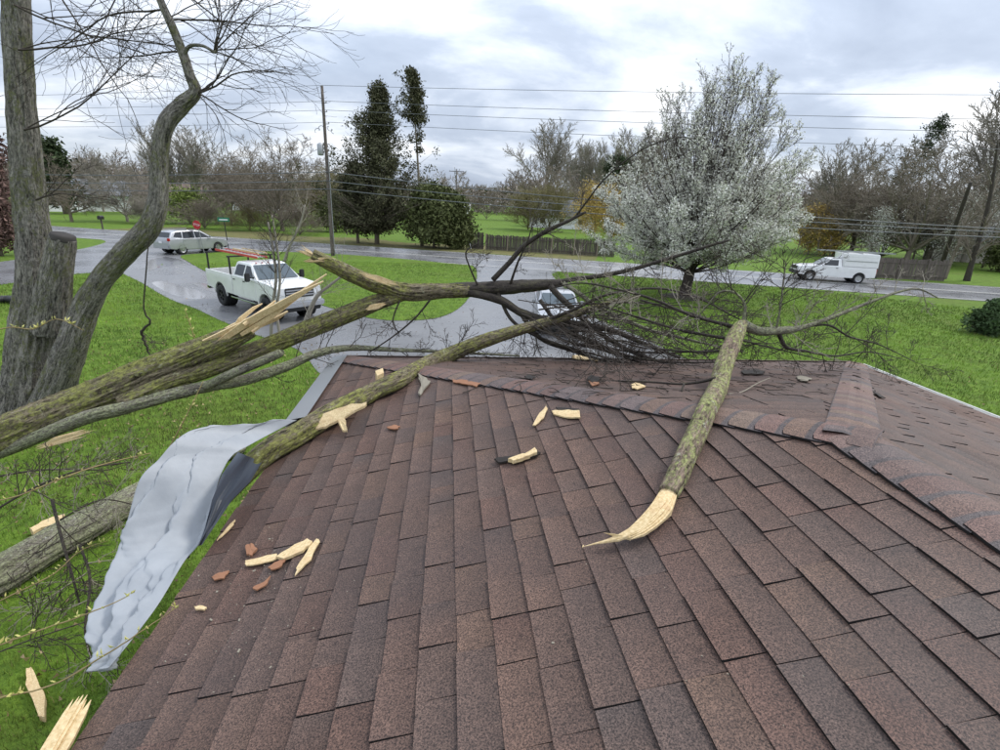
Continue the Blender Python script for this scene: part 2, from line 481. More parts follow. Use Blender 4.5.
def _fence(c):
    def f(n):
        g = n.noise(n.mapping(n.pos(), (5, 5, .8)), 1.6, 4, .7)
        n.col(n.ramp(g, [(.3, tuple(x * .6 for x in c)), (.7, tuple(x * 1.4 for x in c))]))
    return f
M['fence'] = mat('weathered_fence_boards', rough=.9, nodes=_fence((.115, .095, .08)))
M['fence_dark'] = mat('dark_fence_boards', rough=.9, nodes=_fence((.08, .067, .056)))
M['fence_post'] = mat('pale_fence_post', (.24, .2, .15), .9)
M['siding'] = mat('white_siding', (.8, .8, .81), .6)
M['siding_tan'] = mat('tan_siding', (.42, .38, .33), .7)
M['roof_grey'] = mat('grey_roof', (.17, .18, .2), .85)
M['roof_brown'] = mat('brown_roof', (.14, .1, .085), .85)
M['window'] = mat('house_window', (.03, .035, .04), .1)
M['sign_red'] = mat('stop_sign_red', (.42, .02, .025), .5)
M['sign_green'] = mat('street_sign_green', (.01, .17, .09), .5)
M['sign_white'] = mat('sign_white', (.75, .75, .75), .5)
def leafy(name, c1, c2):
    def f(n):
        n.col(n.mix(1., n.attr(), n.ramp(n.noise(n.pos(), 1.5, 3), [(.3, c1), (.7, c2)]), 'MULTIPLY'))
    return mat(name, rough=.75, spec=.15, nodes=f)
M['cedar'] = leafy('cedar_foliage', (.065, .066, .036), (.105, .105, .056))
M['juniper'] = leafy('juniper_foliage', (.075, .09, .032), (.125, .14, .055))
M['spruce'] = leafy('spruce_foliage', (.055, .09, .04), (.085, .13, .055))
M['yew'] = leafy('fresh_green_foliage', (.12, .16, .035), (.18, .23, .06))
M['pine'] = leafy('dark_pine_foliage', (.035, .05, .025), (.06, .08, .035))
M['blossom'] = leafy('white_blossom', (.72, .71, .62), (.86, .85, .78))
M['forsythia'] = leafy('yellow_forsythia', (.44, .31, .09), (.58, .43, .14))
M['redshrub'] = leafy('reddish_brown_leaves', (.13, .08, .068), (.19, .125, .105))
M['dirt'] = mat('mulch', (.05, .04, .032), .95)

# ================================================================== GROUND, ROADS
rng = np.random.default_rng(7)
RD = np.array([-.948, .319]); RD /= np.linalg.norm(RD)      # main road runs this way
RN = np.array([RD[1] * 1.0, -RD[0]])                        # pointing away from the house
N0, N1 = 39.7, 49.9
def rp(s, n):  # point on the main road frame
    return RD * s + RN * n
gb = MB()
gx = np.concatenate([[-2500, -900, -300], np.linspace(-120, 120, 61), [300, 900, 2500]])
gy = np.concatenate([[-600, -150], np.linspace(-40, 200, 61), [500, 1200, 3500]])
XX, YY = np.meshgrid(gx, gy)
ZZ = np.zeros_like(XX)
k = np.arange(len(gy) - 1)[:, None] * len(gx) + np.arange(len(gx) - 1)[None, :]
gb.add(np.stack([XX, YY, ZZ], -1).reshape(-1, 3), np.stack([k, k + 1, k + 1 + len(gx), k + len(gx)], -1).reshape(-1, 4))
tag(gb.build('lawn', M['lawn']), 'wide green lawn around the house and beyond the road', None, None, 'structure')

def strip(name, s0, s1, n0, n1, z, m, label):
    b = MB(); ns = 60
    ss = np.linspace(s0, s1, ns)
    v = np.array([(*rp(s, n), z) for s in ss for n in (n0, n1)])
    b.add(v, [(2 * i, 2 * i + 1, 2 * i + 3, 2 * i + 2) for i in range(ns - 1)])
    return tag(b.build(name, m), label, None, None, 'structure')
strip('road', -260, 260, N0, N1, .018, M['road'], 'wet two lane main road crossing behind the yard')
for nm, n_, w_, lb in (('edge_line', N0 + .45, .12, 'white edge line on the near side of the main road'),
                       ('edge_line', N1 - .75, .12, 'white edge line on the far side of the main road'),
                       ('centre_line', (N0 + N1) / 2 - .16, .11, 'nearer stripe of the double centre line'),
                       ('centre_line', (N0 + N1) / 2 + .16, .11, 'farther stripe of the double centre line')):
    strip(nm, -260, 260, n_ - w_ / 2, n_ + w_ / 2, .023, M['paint'], lb)

def gpoly(px): return np.array([ground(*p)[:2] for p in px])
SIDE = smooth_poly(np.vstack([[(-75, 28), (-50, 26.5)], gpoly([(-110, 296), (0, 285), (64, 275), (118, 271.5), (150, 268), (182, 258), (205, 252.5), (235, 250), (262, 250)]),
                  gpoly([(262, 243), (150, 234.5), (64, 232.5), (62, 236), (88, 237), (104, 240.5), (104, 243), (88, 247.5), (64, 252), (0, 262), (-110, 272)]), [(-52, 33.5), (-75, 35)]]), 3)
tag(sheet('side_street', SIDE, .008, M['road']), 'wet side street joining the main road beside the big tree', None, None, 'structure')
DRV = np.vstack([gpoly([(118, 271.0), (123, 274), (140, 282), (160, 294), (174, 301), (196, 309), (219, 320), (250, 333), (298, 350)]),
                 [(-3.4, 13.6), (-1.5, 12.2), (2, 11.6), (6.5, 12), (8.2, 14.5), (7.6, 19)],
                 gpoly([(588, 315), (575, 300), (562, 286), (552, 275), (551, 270), (470, 262)]),
                 gpoly([(440, 262), (330, 254), (262, 250.5), (235, 250.6), (190, 255), (160, 266)])])
tag(sheet('driveway', smooth_poly(DRV, 4), .012, M['drive']), 'wet asphalt driveway looping in front of the house', None, None, 'structure')
ISL = smooth_poly(gpoly([(181, 256), (190, 263), (204, 271), (226, 281), (262, 289), (300, 297), (318, 304), (335, 309.5), (370, 318.5), (405, 321), (440, 317.5),
                         (462, 306), (473, 290), (477, 275), (473, 266.5), (452, 264), (400, 259), (336, 254.3), (280, 252), (240, 251.5), (205, 253.5)]), 4)
tag(sheet('grass_island', ISL, .028, M['lawn']), 'grass island inside the looping driveway', None, None, 'structure')
TIP = smooth_poly(gpoly([(-110, 262), (0, 256), (64, 248.5), (92, 245), (103, 242), (98, 239), (64, 236.5), (0, 235), (-110, 232)]), 3)
for nm, lb, pts in (('puddle', 'bright puddle on the driveway nearest the lawn edge', [(152, 283), (168, 282), (182, 287), (196, 290), (206, 296), (196, 300), (178, 297), (165, 292)]),
                    ('puddle', 'narrow puddle in front of the parked wagon', [(148, 262), (164, 257), (176, 259), (186, 262), (174, 265), (158, 268), (149, 271)]),
                    ('puddle', 'thin puddle beside the crew cab pickup bed', [(192, 283), (206, 284), (216, 289), (220, 293), (212, 292), (201, 288)])):
    tag(sheet(nm, smooth_poly(gpoly(pts), 4), .0165, M['puddle']), lb, None, None, 'structure')

# ================================================================== HOUSE AND ROOF
T_A = .265
XE, XR, XC = -1.325, 2.05, 5.78
YF, YA, YB = 6.25, 2.12, -4.0
ZA = CAM_H - 1.58
def zA(x): return ZA + T_A * x
ZE, ZR = zA(XE), zA(XR)
house = thing('house', 'low house with brown shingled hip roof under fallen branches', 'house', (0, 0, 0))
wb = MB()
wb.box(((XE + XC) / 2, (YF + YB) / 2 - .0, (ZE - .2) / 2), (XC - XE - .9, YF - YB - .9, ZE - .2))
wb.build('wall', M['brick'], house)
sb = MB()
sb.box(((XE + XC) / 2, (YF + YB) / 2, ZE - .155), (XC - XE - .04, YF - YB - .04, .03))
sb.build('soffit', M['white_trim'], house)
fb = MB()
for c, s_ in ((((XE + .012), (YF + YB) / 2, ZE - .085), (.022, YF - YB - .03, .17)), ((XC - .012, (YF + YB) / 2, ZE - .085), (.022, YF - YB - .03, .17)),
              (((XE + XC) / 2, YF - .012, ZE - .086), (XC - XE - .05, .022, .168))):
    fb.box(c, s_)
fb.build('fascia', M['white_trim'], house)
# deck planes
dk = MB()
zo = -.012
P_ = dict(cl=(XE, YF, ZE), cr=(XC, YF, ZE), ap=(XR, YA, ZR), bl=(XE, YB, ZE), br=(XC, YB, ZE), rb=(XR, YB, ZR))
P_ = {k_: np.array(v_) + np.array((0, 0, zo)) for k_, v_ in P_.items()}
dk.add([P_['bl'], P_['cl'], P_['ap'], P_['rb']], [(0, 3, 2, 1)])
dk.add([P_['cl'], P_['cr'], P_['ap']], None, [(0, 1, 2)][::-1])
dk.add([P_['cr'], P_['br'], P_['rb'], P_['ap']], [(0, 1, 2, 3)])
roof = dk.build('roof', M['deck'], house)
roof['label'] = 'brown architectural shingle roof with broken branches on it'

class Slope:
    def __init__(s, o, sdir, udir, slen_fn):
        s.o = np.array(o, float); s.s = np.array(sdir, float); s.s /= np.linalg.norm(s.s)
        s.u = np.array(udir, float); s.L = np.linalg.norm(s.u); s.u /= s.L
        s.n = np.cross(s.s, s.u)
        if s.n[2] < 0: s.n = -s.n
        s.lim = slen_fn      # u -> (smin, smax)
    def p(s, a, u, h): return s.o + a * s.s + u * s.u + h * s.n
LA = math.hypot(XR - XE, ZR - ZE); LC = math.hypot(XC - XR, ZR - ZE); LB = math.hypot(YF - YA, ZR - ZE)
SA = Slope((XE, YB, ZE), (0, 1, 0), (XR - XE, 0, ZR - ZE), lambda u: (0, (YF - YB) + (YA - YF) * u / LA))
SC = Slope((XC, YB, ZE), (0, 1, 0), (XR - XC, 0, ZR - ZE), lambda u: (0, (YF - YB) + (YA - YF) * u / LC))
SB = Slope((XE, YF, ZE), (1, 0, 0), (0, YA - YF, ZR - ZE), lambda u: ((XR - XE) * u / LB, (XC - XE) - (XC - XR) * u / LB))
TINTS = [(.092, .067, .059), (.083, .061, .055), (.1, .072, .061), (.078, .063, .059), (.069, .061, .061), (.105, .077, .063), (.088, .06, .053), (.074, .06, .057), (.096, .072, .063), (.085, .065, .059)]
EXPO = .1435
cand = []          # every shingle: (screen size, verts, tint)
def lay(sl, seed, y0=None):
    r = random.Random(seed)
    nc = int(sl.L / EXPO) + 1
    prev = -1
    for k in range(nc):
        u0 = k * EXPO - .02; u1 = min(u0 + EXPO * 1.12, sl.L)
        if u1 - u0 < .03: continue
        a, b = sl.lim(max(u0, 0)); a1, b1 = sl.lim(u1)
        pos = a - r.random() * .35
        hi = r.random() < .5
        while pos < b:
            w = r.choice((.15, .19, .22, .24, .27, .3, .34, .26, .23, .25)) * r.uniform(.9, 1.1) if r.random() > .05 else r.uniform(.03, .06)
            s0, s1 = pos, pos + w
            pos += w
            hi = not hi if r.random() < .85 else hi
            q0, q1 = max(s0, a), min(s1, b)
            t0, t1 = max(s0, a1), min(s1, b1)
            if q1 - q0 < .012: continue
            if t1 <= t0: t0 = t1 = min(max((t0 + t1) / 2, a1), b1); t1 += .001
            if y0 is not None and sl.p(q1, u0, 0)[1] < y0: continue
            th = (.0125 if hi else .0068) + r.uniform(-.0012, .0016)
            j = r.uniform(-.003, .003)
            g = .0019
            B = [sl.p(q0 + g, u0 + j, 0.000), sl.p(q1 - g, u0 + j, 0.000), sl.p(t1 - g, u1, -.004), sl.p(t0 + g, u1, -.004),
                 sl.p(q0 + g, u0 + j, th), sl.p(q1 - g, u0 + j, th + r.uniform(-.0008, .0015)), sl.p(t1 - g, u1, .0012), sl.p(t0 + g, u1, .0012)]
            ti = r.randrange(len(TINTS))
            if r.random() < .45: ti = prev if prev >= 0 else ti
            prev = ti
            tn = (np.array(TINTS[ti]) * .6 + np.array((.087, .065, .058)) * .4) * r.uniform(.86, 1.02)
            tn2 = np.array(TINTS[r.randrange(len(TINTS))]) * .9 if r.random() < .2 else tn
            cand.append((B, tn * (1.09, 1.02, .93), tn2 * (1.09, 1.02, .93), k))
lay(SA, 3, -.6)
lay(SB, 5)
lay(SC, 9, -.2)
SH_Q = [(4, 5, 6, 7)]
SH_S = [(0, 1, 5, 4), (1, 2, 6, 5), (3, 0, 4, 7), (2, 3, 7, 6)]
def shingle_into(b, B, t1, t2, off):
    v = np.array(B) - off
    # blend of two pigments along the tab, darker granule band at the head with lap shadow painted in
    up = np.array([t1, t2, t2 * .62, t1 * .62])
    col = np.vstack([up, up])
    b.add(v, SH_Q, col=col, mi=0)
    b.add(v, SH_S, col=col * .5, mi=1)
def scr(B):
    q = [project(p) for p in (B[4], B[5], B[6], B[7])]
    if min(depth(p) for p in B) < .25: return -1
    xs = [p[0] for p in q]; ys = [p[1] for p in q]
    if max(xs) < 0 or min(xs) > 1000 or max(ys) < 0 or min(ys) > 750: return -1
    a = 0
    for i in range(4):
        a += q[i][0] * q[(i + 1) % 4][1] - q[(i + 1) % 4][0] * q[i][1]
    cx = min(max(sum(xs) / 4, 0), 1000); cy = min(max(sum(ys) / 4, 0), 750)
    return abs(a) / 2
sizes = [scr(c[0]) for c in cand]
order = sorted(range(len(cand)), key=lambda i: -sizes[i])
rest = MB()
for rank, i in enumerate(order):
    B, t1, t2, k = cand[i]
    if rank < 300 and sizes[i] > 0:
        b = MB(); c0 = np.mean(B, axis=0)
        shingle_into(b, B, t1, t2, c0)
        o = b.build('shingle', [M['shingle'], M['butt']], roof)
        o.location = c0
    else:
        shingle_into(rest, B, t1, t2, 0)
tag(rest.build('shingles', [M['shingle'], M['butt']], roof), None, None, None, 'stuff')

# hip and ridge caps: bent pieces lapped up the line
def caps(p0, p1, sideL, sideR, seed, half=.15, ex=.142, ylim=None):
    r = random.Random(seed)
    p0, p1 = np.array(p0), np.array(p1); L = np.linalg.norm(p1 - p0); d = (p1 - p0) / L
    k = 0
    while k * ex < L:
        a = k * ex; b_ = min(a + ex * 1.35, L + .05)
        k += 1
        if ylim is not None and (p0 + d * a)[1] < ylim: continue
        b = MB(); n = 7
        t = np.array(r.choice([(.092, .064, .054), (.096, .068, .053), (.082, .06, .053), (.088, .059, .051), (.07, .058, .056), (.094, .072, .056)])) * r.uniform(1.1, 1.5)
        dk_ = np.array((.058, .053, .054)) * r.uniform(.9, 1.2)
        rows = []; cols = []
        secs = [(a, .021, t), (a + ex * .76, .018, t), (a + ex * .82, .0175, dk_), (b_, .0125, dk_)]
        for m_, (ss, h, c) in enumerate(secs):
            for f in np.linspace(-1, 1, n):
                side = sideL if f < 0 else sideR
                w = half * (.93 if m_ == 0 and abs(f) == 1 else 1)
                sh_ = .012 if (m_ == 0 and abs(f) == 1) else 0
                q = p0 + d * (ss + sh_) + side * abs(f) * w
                rd = .016 * (1 - min(1, abs(f) * 2.2)) ** 2
                q = q + np.array((0, 0, h - rd * .7 + .006))
                rows.append(q); cols.append(c)
        # underside at the low end for thickness
        for f in np.linspace(-1, 1, n):
            side = sideL if f < 0 else sideR
            rows.append(p0 + d * a + side * abs(f) * half * .95 + np.array((0, 0, .008))); cols.append(t * .3)
        c0 = p0 + d * a
        v = np.array(rows) - c0
        q = [(m_ * n + i, m_ * n + i + 1, (m_ + 1) * n + i + 1, (m_ + 1) * n + i) for m_ in range(3) for i in range(n - 1)]
        b.add(v, q, col=np.array(cols))
        b.add(v, [(4 * n + i, 4 * n + i + 1, i + 1, i) for i in range(n - 1)] , col=np.array(cols) * .3, mi=1)
        # side edges
        b.add(np.vstack([v[[0, n, 2 * n, 3 * n]], v[[0, n, 2 * n, 3 * n]] - (0, 0, .012)]), [(i, i + 1, i + 5, i + 4) for i in range(3)], col=np.tile(t * .3, (8, 1)), mi=1)
        b.add(np.vstack([v[[n - 1, 2 * n - 1, 3 * n - 1, 4 * n - 1]], v[[n - 1, 2 * n - 1, 3 * n - 1, 4 * n - 1]] - (0, 0, .012)]), [(i, i + 1, i + 5, i + 4) for i in range(3)], col=np.tile(t * .3, (8, 1)), mi=1)
        o = b.build('ridge_cap', [M['shingle'], M['butt']], roof, smooth=False)
        o.location = c0
cl, cr, ap, rb = np.array((XE, YF, ZE)), np.array((XC, YF, ZE)), np.array((XR, YA, ZR)), np.array((XR, YB, ZR))
def perp(sl, d):   # unit vector in slope plane perpendicular to d
    w = np.cross(sl.n, d); w /= np.linalg.norm(w); return w
dl = (ap - cl) / np.linalg.norm(ap - cl); dr = (ap - cr) / np.linalg.norm(ap - cr); drg = np.array((0, 1., 0))
wA = perp(SA, dl);  wA = wA if wA[1] < 0 else -wA
wB = perp(SB, dl);  wB = wB if wB[0] > 0 else -wB
caps(cl, ap, wA, wB, 21, half=.15)
wB2 = perp(SB, dr); wB2 = wB2 if wB2[0] < 0 else -wB2
wC = perp(SC, dr);  wC = wC if wC[0] > 0 and wC[1] < 0.99 and (cr + wC)[0] > cr[0] else -wC
caps(cr, ap, wB2, wC, 22, half=.13)
wA2 = perp(SA, drg); wA2 = wA2 if wA2[0] < 0 else -wA2
wC2 = perp(SC, drg); wC2 = wC2 if wC2[0] > 0 else -wC2
caps(ap, rb, wA2, wC2, 23, half=.16, ylim=.0)
# gutters
def gutter(path, name, m):
    b = MB(); prof = [(0, .0), (0, -.1), (.07, -.1), (.115, -.04), (.115, .0), (.1, .0)]
    (x0, y0), (x1, y1), (ox, oy) = path
    for (a, h), (a2, h2) in zip(prof[:-1], prof[1:]):
        v = [(x0 + ox * a, y0 + oy * a, ZE + h), (x1 + ox * a, y1 + oy * a, ZE + h), (x1 + ox * a2, y1 + oy * a2, ZE + h2), (x0 + ox * a2, y0 + oy * a2, ZE + h2)]
        b.add(v, [(0, 1, 2, 3)])
    o = b.build(name, m, house)
    md = o.modifiers.new('thickness', 'SOLIDIFY'); md.thickness = .002
    return o
gl = gutter(((XE - .002, 4.25), (XE - .002, YF + .02), (-1, 0)), 'gutter', M['alu'])
gl['label'] = 'silver gutter section left on the eave corner'
gg = MB()
gg.add([(XE - .125, 4.28, ZE + .012), (XE - .125, YF, ZE + .012), (XE + .06, YF, ZE + .05), (XE + .06, 4.28, ZE + .05)], [(0, 1, 2, 3)])
gd = gg.build('gutter_guard', M['alu'], gl)
gutter(((XC + .002, YB), (XC + .002, YF), (1, 0)), 'gutter', M['white_trim'])
gutter(((XE, YF + .002), (XC, YF + .002), (0, 1)), 'gutter', M['roof_brown'])

def roof_z(x, y):
    z = min(ZE + (x - XE) * (ZR - ZE) / (XR - XE), ZE + (XC - x) * (ZR - ZE) / (XC - XR), ZE + (YF - y) * (ZR - ZE) / (YF - YA))
    return z
def roofpt(px, py, lift=.02):
    d = ray(px, py); f = lambda t: (CAMP + d * t)[2] - roof_z((CAMP + d * t)[0], (CAMP + d * t)[1]) - lift - .012
    t = .0002
    while t < .08 and f(t) > 0: t += .0005
    lo, hi = max(t - .0005, 0), t
    for _ in range(16):
        m = (lo + hi) / 2
        if f(m) > 0: lo = m
        else: hi = m
    t = hi
    return CAMP + d * t

# ================================================================== BRANCH GENERATOR
class Tubes:
    """many thin tubes, built vectorised by (points, sides)"""
    def __init__(s): s.b = {}; s.tips = []
    def add(s, path, r0, r1, sides=3):
        p = np.asarray(path, float)
        s.b.setdefault((len(p), sides), []).append((p, r0, r1))
    def into(s, mb, col=None):
        for (n, k), L in s.b.items():
            P = np.stack([x[0] for x in L]); m = len(L)
            r0 = np.array([x[1] for x in L])[:, None]; r1 = np.array([x[2] for x in L])[:, None]
            rad = r0 + (r1 - r0) * np.linspace(0, 1, n)[None, :]
            tg = np.gradient(P, axis=1); tg /= np.linalg.norm(tg, axis=2, keepdims=True) + 1e-9
            mean = tg.mean(1); ref = np.where(np.abs(mean[:, 2:3]) < .7, np.array([[0, 0, 1.]]), np.array([[1., 0, 0]]))
            u = ref[:, None, :] - (tg * ref[:, None, :]).sum(2, keepdims=True) * tg; u /= np.linalg.norm(u, axis=2, keepdims=True) + 1e-9
            w = np.cross(tg, u)
            a = np.linspace(0, 2 * np.pi, k, endpoint=False)
            V = P[:, :, None, :] + rad[:, :, None, None] * (np.cos(a)[None, None, :, None] * u[:, :, None, :] + np.sin(a)[None, None, :, None] * w[:, :, None, :])
            base = (np.arange(m) * n * k)[:, None, None]; i = (np.arange(n - 1) * k)[None, :, None]; j = np.arange(k)[None, None, :]; j2 = (j + 1) % k
            q = np.stack([base + i + j, base + i + j2, base + i + k + j2, base + i + k + j], -1).reshape(-1, 4)
            mb.add(V.reshape(-1, 3), q, col=col)
        return mb

def rperp(r, d):
    v = np.array([r.gauss(0, 1), r.gauss(0, 1), r.gauss(0, 1)]); v -= d * (v @ d)
    return v / (np.linalg.norm(v) + 1e-9)
def unit(v): v = np.asarray(v, float); return v / (np.linalg.norm(v) + 1e-9)

def grow(tb, r, p, d, L, rad, lvl, cfg):
    """cfg[lvl] = dict(seg, wob, trop, n, ang, len, t0, sides)"""
    c = cfg[lvl]; n = c['seg']
    pts = [np.array(p, float)]; dd = unit(d); st = L / n
    trop = np.array(c.get('tropv', (0, 0, 1.)))
    for i in range(n):
        dd = unit(dd + rperp(r, dd) * c['wob'] * r.random() + trop * c['trop'])
        pts.append(pts[-1] + dd * st)
    pts = np.array(pts)
    end = rad * c.get('taper', .35)
    if lvl >= cfg['draw0']: tb.add(pts, rad, max(end, cfg['rmin']), c['sides'])
    if lvl == cfg['last']:
        tb.tips.append(pts); return pts
    if cfg.get('tips_all') and lvl >= cfg['last'] - 1: tb.tips.append(pts)
    nch = max(1, int(round(c['n'] * r.uniform(.8, 1.2))))
    ph = r.random() * 6.28
    for k in range(nch):
        t = c['t0'] + (1 - c['t0']) * (k + r.random() * .9) / nch
        t = min(t, .995); f = t * n; i = min(int(f), n - 1); q = pts[i] + (pts[i + 1] - pts[i]) * (f - i)
        ax = unit(pts[i + 1] - pts[i])
        ph += 2.4 + r.uniform(-.5, .5)
        e1 = unit(np.cross(ax, (0.31, .2, .93) if abs(ax[2]) < .9 else (1, .1, 0))); e2 = np.cross(ax, e1)
        side = e1 * math.cos(ph) + e2 * math.sin(ph)
        an = R(c['ang']) * r.uniform(.75, 1.25)
        nd = ax * math.cos(an) + side * math.sin(an)
        rr = (rad + (end - rad) * t) * c.get('rr', .6) * r.uniform(.8, 1.1)
        ll = L * c['len'] * (1 - c.get('shape', .45) * t) * r.uniform(.75, 1.2)
        grow(tb, r, q, nd, ll, max(rr, cfg['rmin']), lvl + 1, cfg)
    return pts
def leaf_faces(mb, centers, size, r, count=1, tint=(.6, 1.25), spread=.1, dirs=None, quad=False):
    """small single faces scattered round centres"""
    c = np.repeat(np.asarray(centers, float), count, 0); n = len(c)
    g = np.random.default_rng(r)
    c = c + g.normal(0, spread, (n, 3))
    a = g.normal(0, 1, (n, 3)); a /= np.linalg.norm(a, axis=1)[:, None]
    b = g.normal(0, 1, (n, 3)); b -= (a * b).sum(1)[:, None] * a; b /= np.linalg.norm(b, axis=1)[:, None]
    s = size * g.uniform(.6, 1.4, (n, 1))
    t = np.repeat(g.uniform(*tint, (n, 1)), 3, 1)
    if quad:
        v = np.stack([c - a * s, c + b * s * .6, c + a * s, c - b * s * .6], 1).reshape(-1, 3)
        mb.add(v, np.arange(n * 4).reshape(-1, 4), col=np.repeat(t, 4, 0))
    else:
        v = np.stack([c - a * s * .6 - b * s * .4, c + a * s, c - a * s * .5 + b * s * .6], 1).reshape(-1, 3)
        mb.add(v, None, np.arange(n * 3).reshape(-1, 3), col=np.repeat(t, 3, 0))

def offax(px, py): return FPX / math.hypot(FPX, .85 * math.hypot(px - 500, py - 375))
def pxpath(pts, n=6):
    """[(px, py, Y, width_px)] -> smooth world path and radii"""
    P = [at(a, b, Y) for a, b, Y, w in pts]
    rr = [w * depth(p) / FPX / 2 * offax(a, b) for p, (a, b, Y, w) in zip(P, pts)]
    q = smooth_poly(np.hstack([np.array(P), np.array(rr)[:, None]]), n, closed=False)
    return q[:, :3], np.maximum(q[:, 3], .0015)
def rel(p, o): return np.asarray(p) - np.asarray(o)

def limb_mesh(name, pts, m, parent, sides=28, rough=.05, n=10, seed=0., freq=(7, 1.6), path=None):
    P, r_ = pxpath(pts, n) if path is None else path
    b = MB(); b.tube(P, r_, sides, True, rough, seed, freq=freq)
    return b.build(name, m, parent, smooth=True)
def thin(parent, pts, m, name='branch', n=5, sides=7, wob=0.0, seed=0):
    P, r_ = pxpath([(a, b, Y, max(.8, w * (.72 if name == 'branch' else 1))) for a, b, Y, w in pts], n)
    if wob:
        g = np.random.default_rng(seed); P = P + g.normal(0, wob, P.shape) * np.linspace(0, 1, len(P))[:, None]
    b = MB(); b.tube(P, r_, sides, True, .05, seed, freq=(5, 4))
    b.build(name, m, parent, smooth=True)
    return P, r_
CF_TWIG = {'draw0': 0, 'last': 2, 'rmin': .0022,
           0: dict(seg=7, wob=.22, trop=.01, n=6, ang=38, len=.5, t0=.15, sides=5, taper=.3),
           1: dict(seg=5, wob=.3, trop=.02, n=4, ang=40, len=.5, t0=.2, sides=4, taper=.4, rr=.7),
           2: dict(seg=4, wob=.35, trop=.03, n=0, ang=40, len=.5, t0=.2, sides=3, taper=.6, rr=.7)}
def side_twigs(parent, P, r_, count, L, seed, m, name='twigs', t0=.2, up=.25, cfg=CF_TWIG, rscale=.5, rmax=.012, bias=None):
    r = random.Random(seed); tb = Tubes(); n = len(P)
    for i in range(count):
        t = t0 + (1 - t0) * r.random(); k = min(int(t * (n - 1)), n - 2)
        ax = unit(P[k + 1] - P[k]); d = unit(rperp(r, ax) + ax * .6 + np.array((0, 0, up)))
        if bias is not None: d = unit(d + np.array(bias) * r.random())
        grow(tb, r, P[k], d, L * r.uniform(.5, 1.2), min(r_[k] * rscale, rmax), 0, cfg)
    mb = MB(); tb.into(mb)
    o = mb.build(name, m, parent, smooth=True); o['kind'] = 'stuff'
    return tb
def splinter_fan(b, p, d, L, w, count, seed, spread=.25):
    """torn wood: tapering blades that leave p along d"""
    r = random.Random(seed); d = unit(d)
    for i in range(count):
        s = rperp(r, d); q = np.array(p) + s * w * r.random() * .8
        dd = unit(d + rperp(r, d) * spread * r.random()); l = L * r.uniform(.35, 1.0)
        tip = q + dd * l; u = unit(np.cross(dd, s)); ww = w * r.uniform(.25, .5); tt = w * r.uniform(.06, .14)
        mid = q + dd * l * r.uniform(.35, .6) + s * w * .05
        V = []
        for c, k in ((q - dd * L * .15, 1), (mid, .75), (tip, .06)):
            V += [c + u * ww * k + s * tt * k, c - u * ww * k + s * tt * k, c - u * ww * k * .9 - s * tt * k, c + u * ww * k * .9 - s * tt * k]
        qd = []
        for m_ in range(2):
            for j in range(4): qd.append((m_ * 4 + j, m_ * 4 + (j + 1) % 4, m_ * 4 + 4 + (j + 1) % 4, m_ * 4 + 4 + j))
        qd += [(3, 2, 1, 0), (8, 9, 10, 11)]
        b.add(V, qd)

def slivers(b, q0, q1, u, w, width, thick, lanes, seed, ragged=.3, bow=.02):
    """a torn piece of wood: parallel fibres of uneven length from q0 to q1, spread along u, stacked along w"""
    r = random.Random(seed); q0, q1 = np.array(q0, float), np.array(q1, float); d = q1 - q0; L = np.linalg.norm(d); u = unit(u); w = unit(w)
    for k in range(lanes):
        f = (k + .5) / lanes * 2 - 1
        a0 = ragged * abs(f) ** 1.5 * r.uniform(.3, 1.3) + ragged * .35 * r.random(); a1 = 1 - (ragged * abs(f) ** 1.5 * r.uniform(.3, 1.3) + ragged * .45 * r.random())
        if a1 - a0 < .12: continue
        hw = width / lanes * r.uniform(.6, 1.15); th = thick * r.uniform(.5, 1.2); off = r.uniform(-.4, .4) * thick; sk = r.uniform(-.12, .12) * width
        V = []
        for t, kk in ((0, .1), (.18, .8), (.5, 1), (.8, .75), (1, .06)):
            tt = a0 + (a1 - a0) * t
            c = q0 + d * tt + u * (f * width * .5 + sk * (t - .5) + math.sin(t * 5 + k) * hw * .25) + w * (off + bow * L * math.sin(math.pi * tt) + r.uniform(-.15, .15) * thick)
            V += [c + u * hw * kk + w * th * kk, c - u * hw * kk + w * th * kk * .7, c - u * hw * kk * .8 - w * th * kk, c + u * hw * kk * .8 - w * th * kk]
        b.add(V, [(3, 2, 1, 0), (16, 17, 18, 19)] + [(m_ * 4 + j, m_ * 4 + (j + 1) % 4, m_ * 4 + 4 + (j + 1) % 4, m_ * 4 + 4 + j) for m_ in range(4) for j in range(4)])

# ================================================================== BIG MAPLE AT THE LEFT
YT = 10.2
bp = ground(32, 432)
maple = thing('maple_tree', 'big grey maple with a cut stub and a leaning second stem', 'tree', (0, 0, 0))
trunk_pts = [(22, 452, YT - .15, 98), (28, 425, YT, 76), (31, 385, YT, 58), (33, 330, YT, 46), (36, 285, YT, 42), (34, 250, YT, 38), (31, 215, YT, 35), (27, 170, YT, 33), (21, 100, YT, 31), (17, 40, YT, 32), (15, -20, YT, 31), (10, -90, YT, 27), (8, -170, YT, 20), (2, -260, YT, 12)]
limb_mesh('trunk', trunk_pts, M['bark_maple'], maple, 128, .12, 30, 1.0, freq=(13, .8))
limb_mesh('stub', [(48, 330, YT - .15, 40), (54, 290, YT - .25, 36), (59, 262, YT - .3, 31), (62, 246, YT - .3, 28), (63, 238, YT - .3, 27)], M['bark_maple'], maple, 96, .1, 20, 2.0, freq=(10, 1.))
limb_mesh('cut_face', [(62.8, 240, YT - .3, 26.5), (63.1, 237, YT - .3, 26), (63.4, 234, YT - .3, 22), (63.5, 233, YT - .3, 6)], M['cutwood'], maple, 24, .1, 4, 3.0)
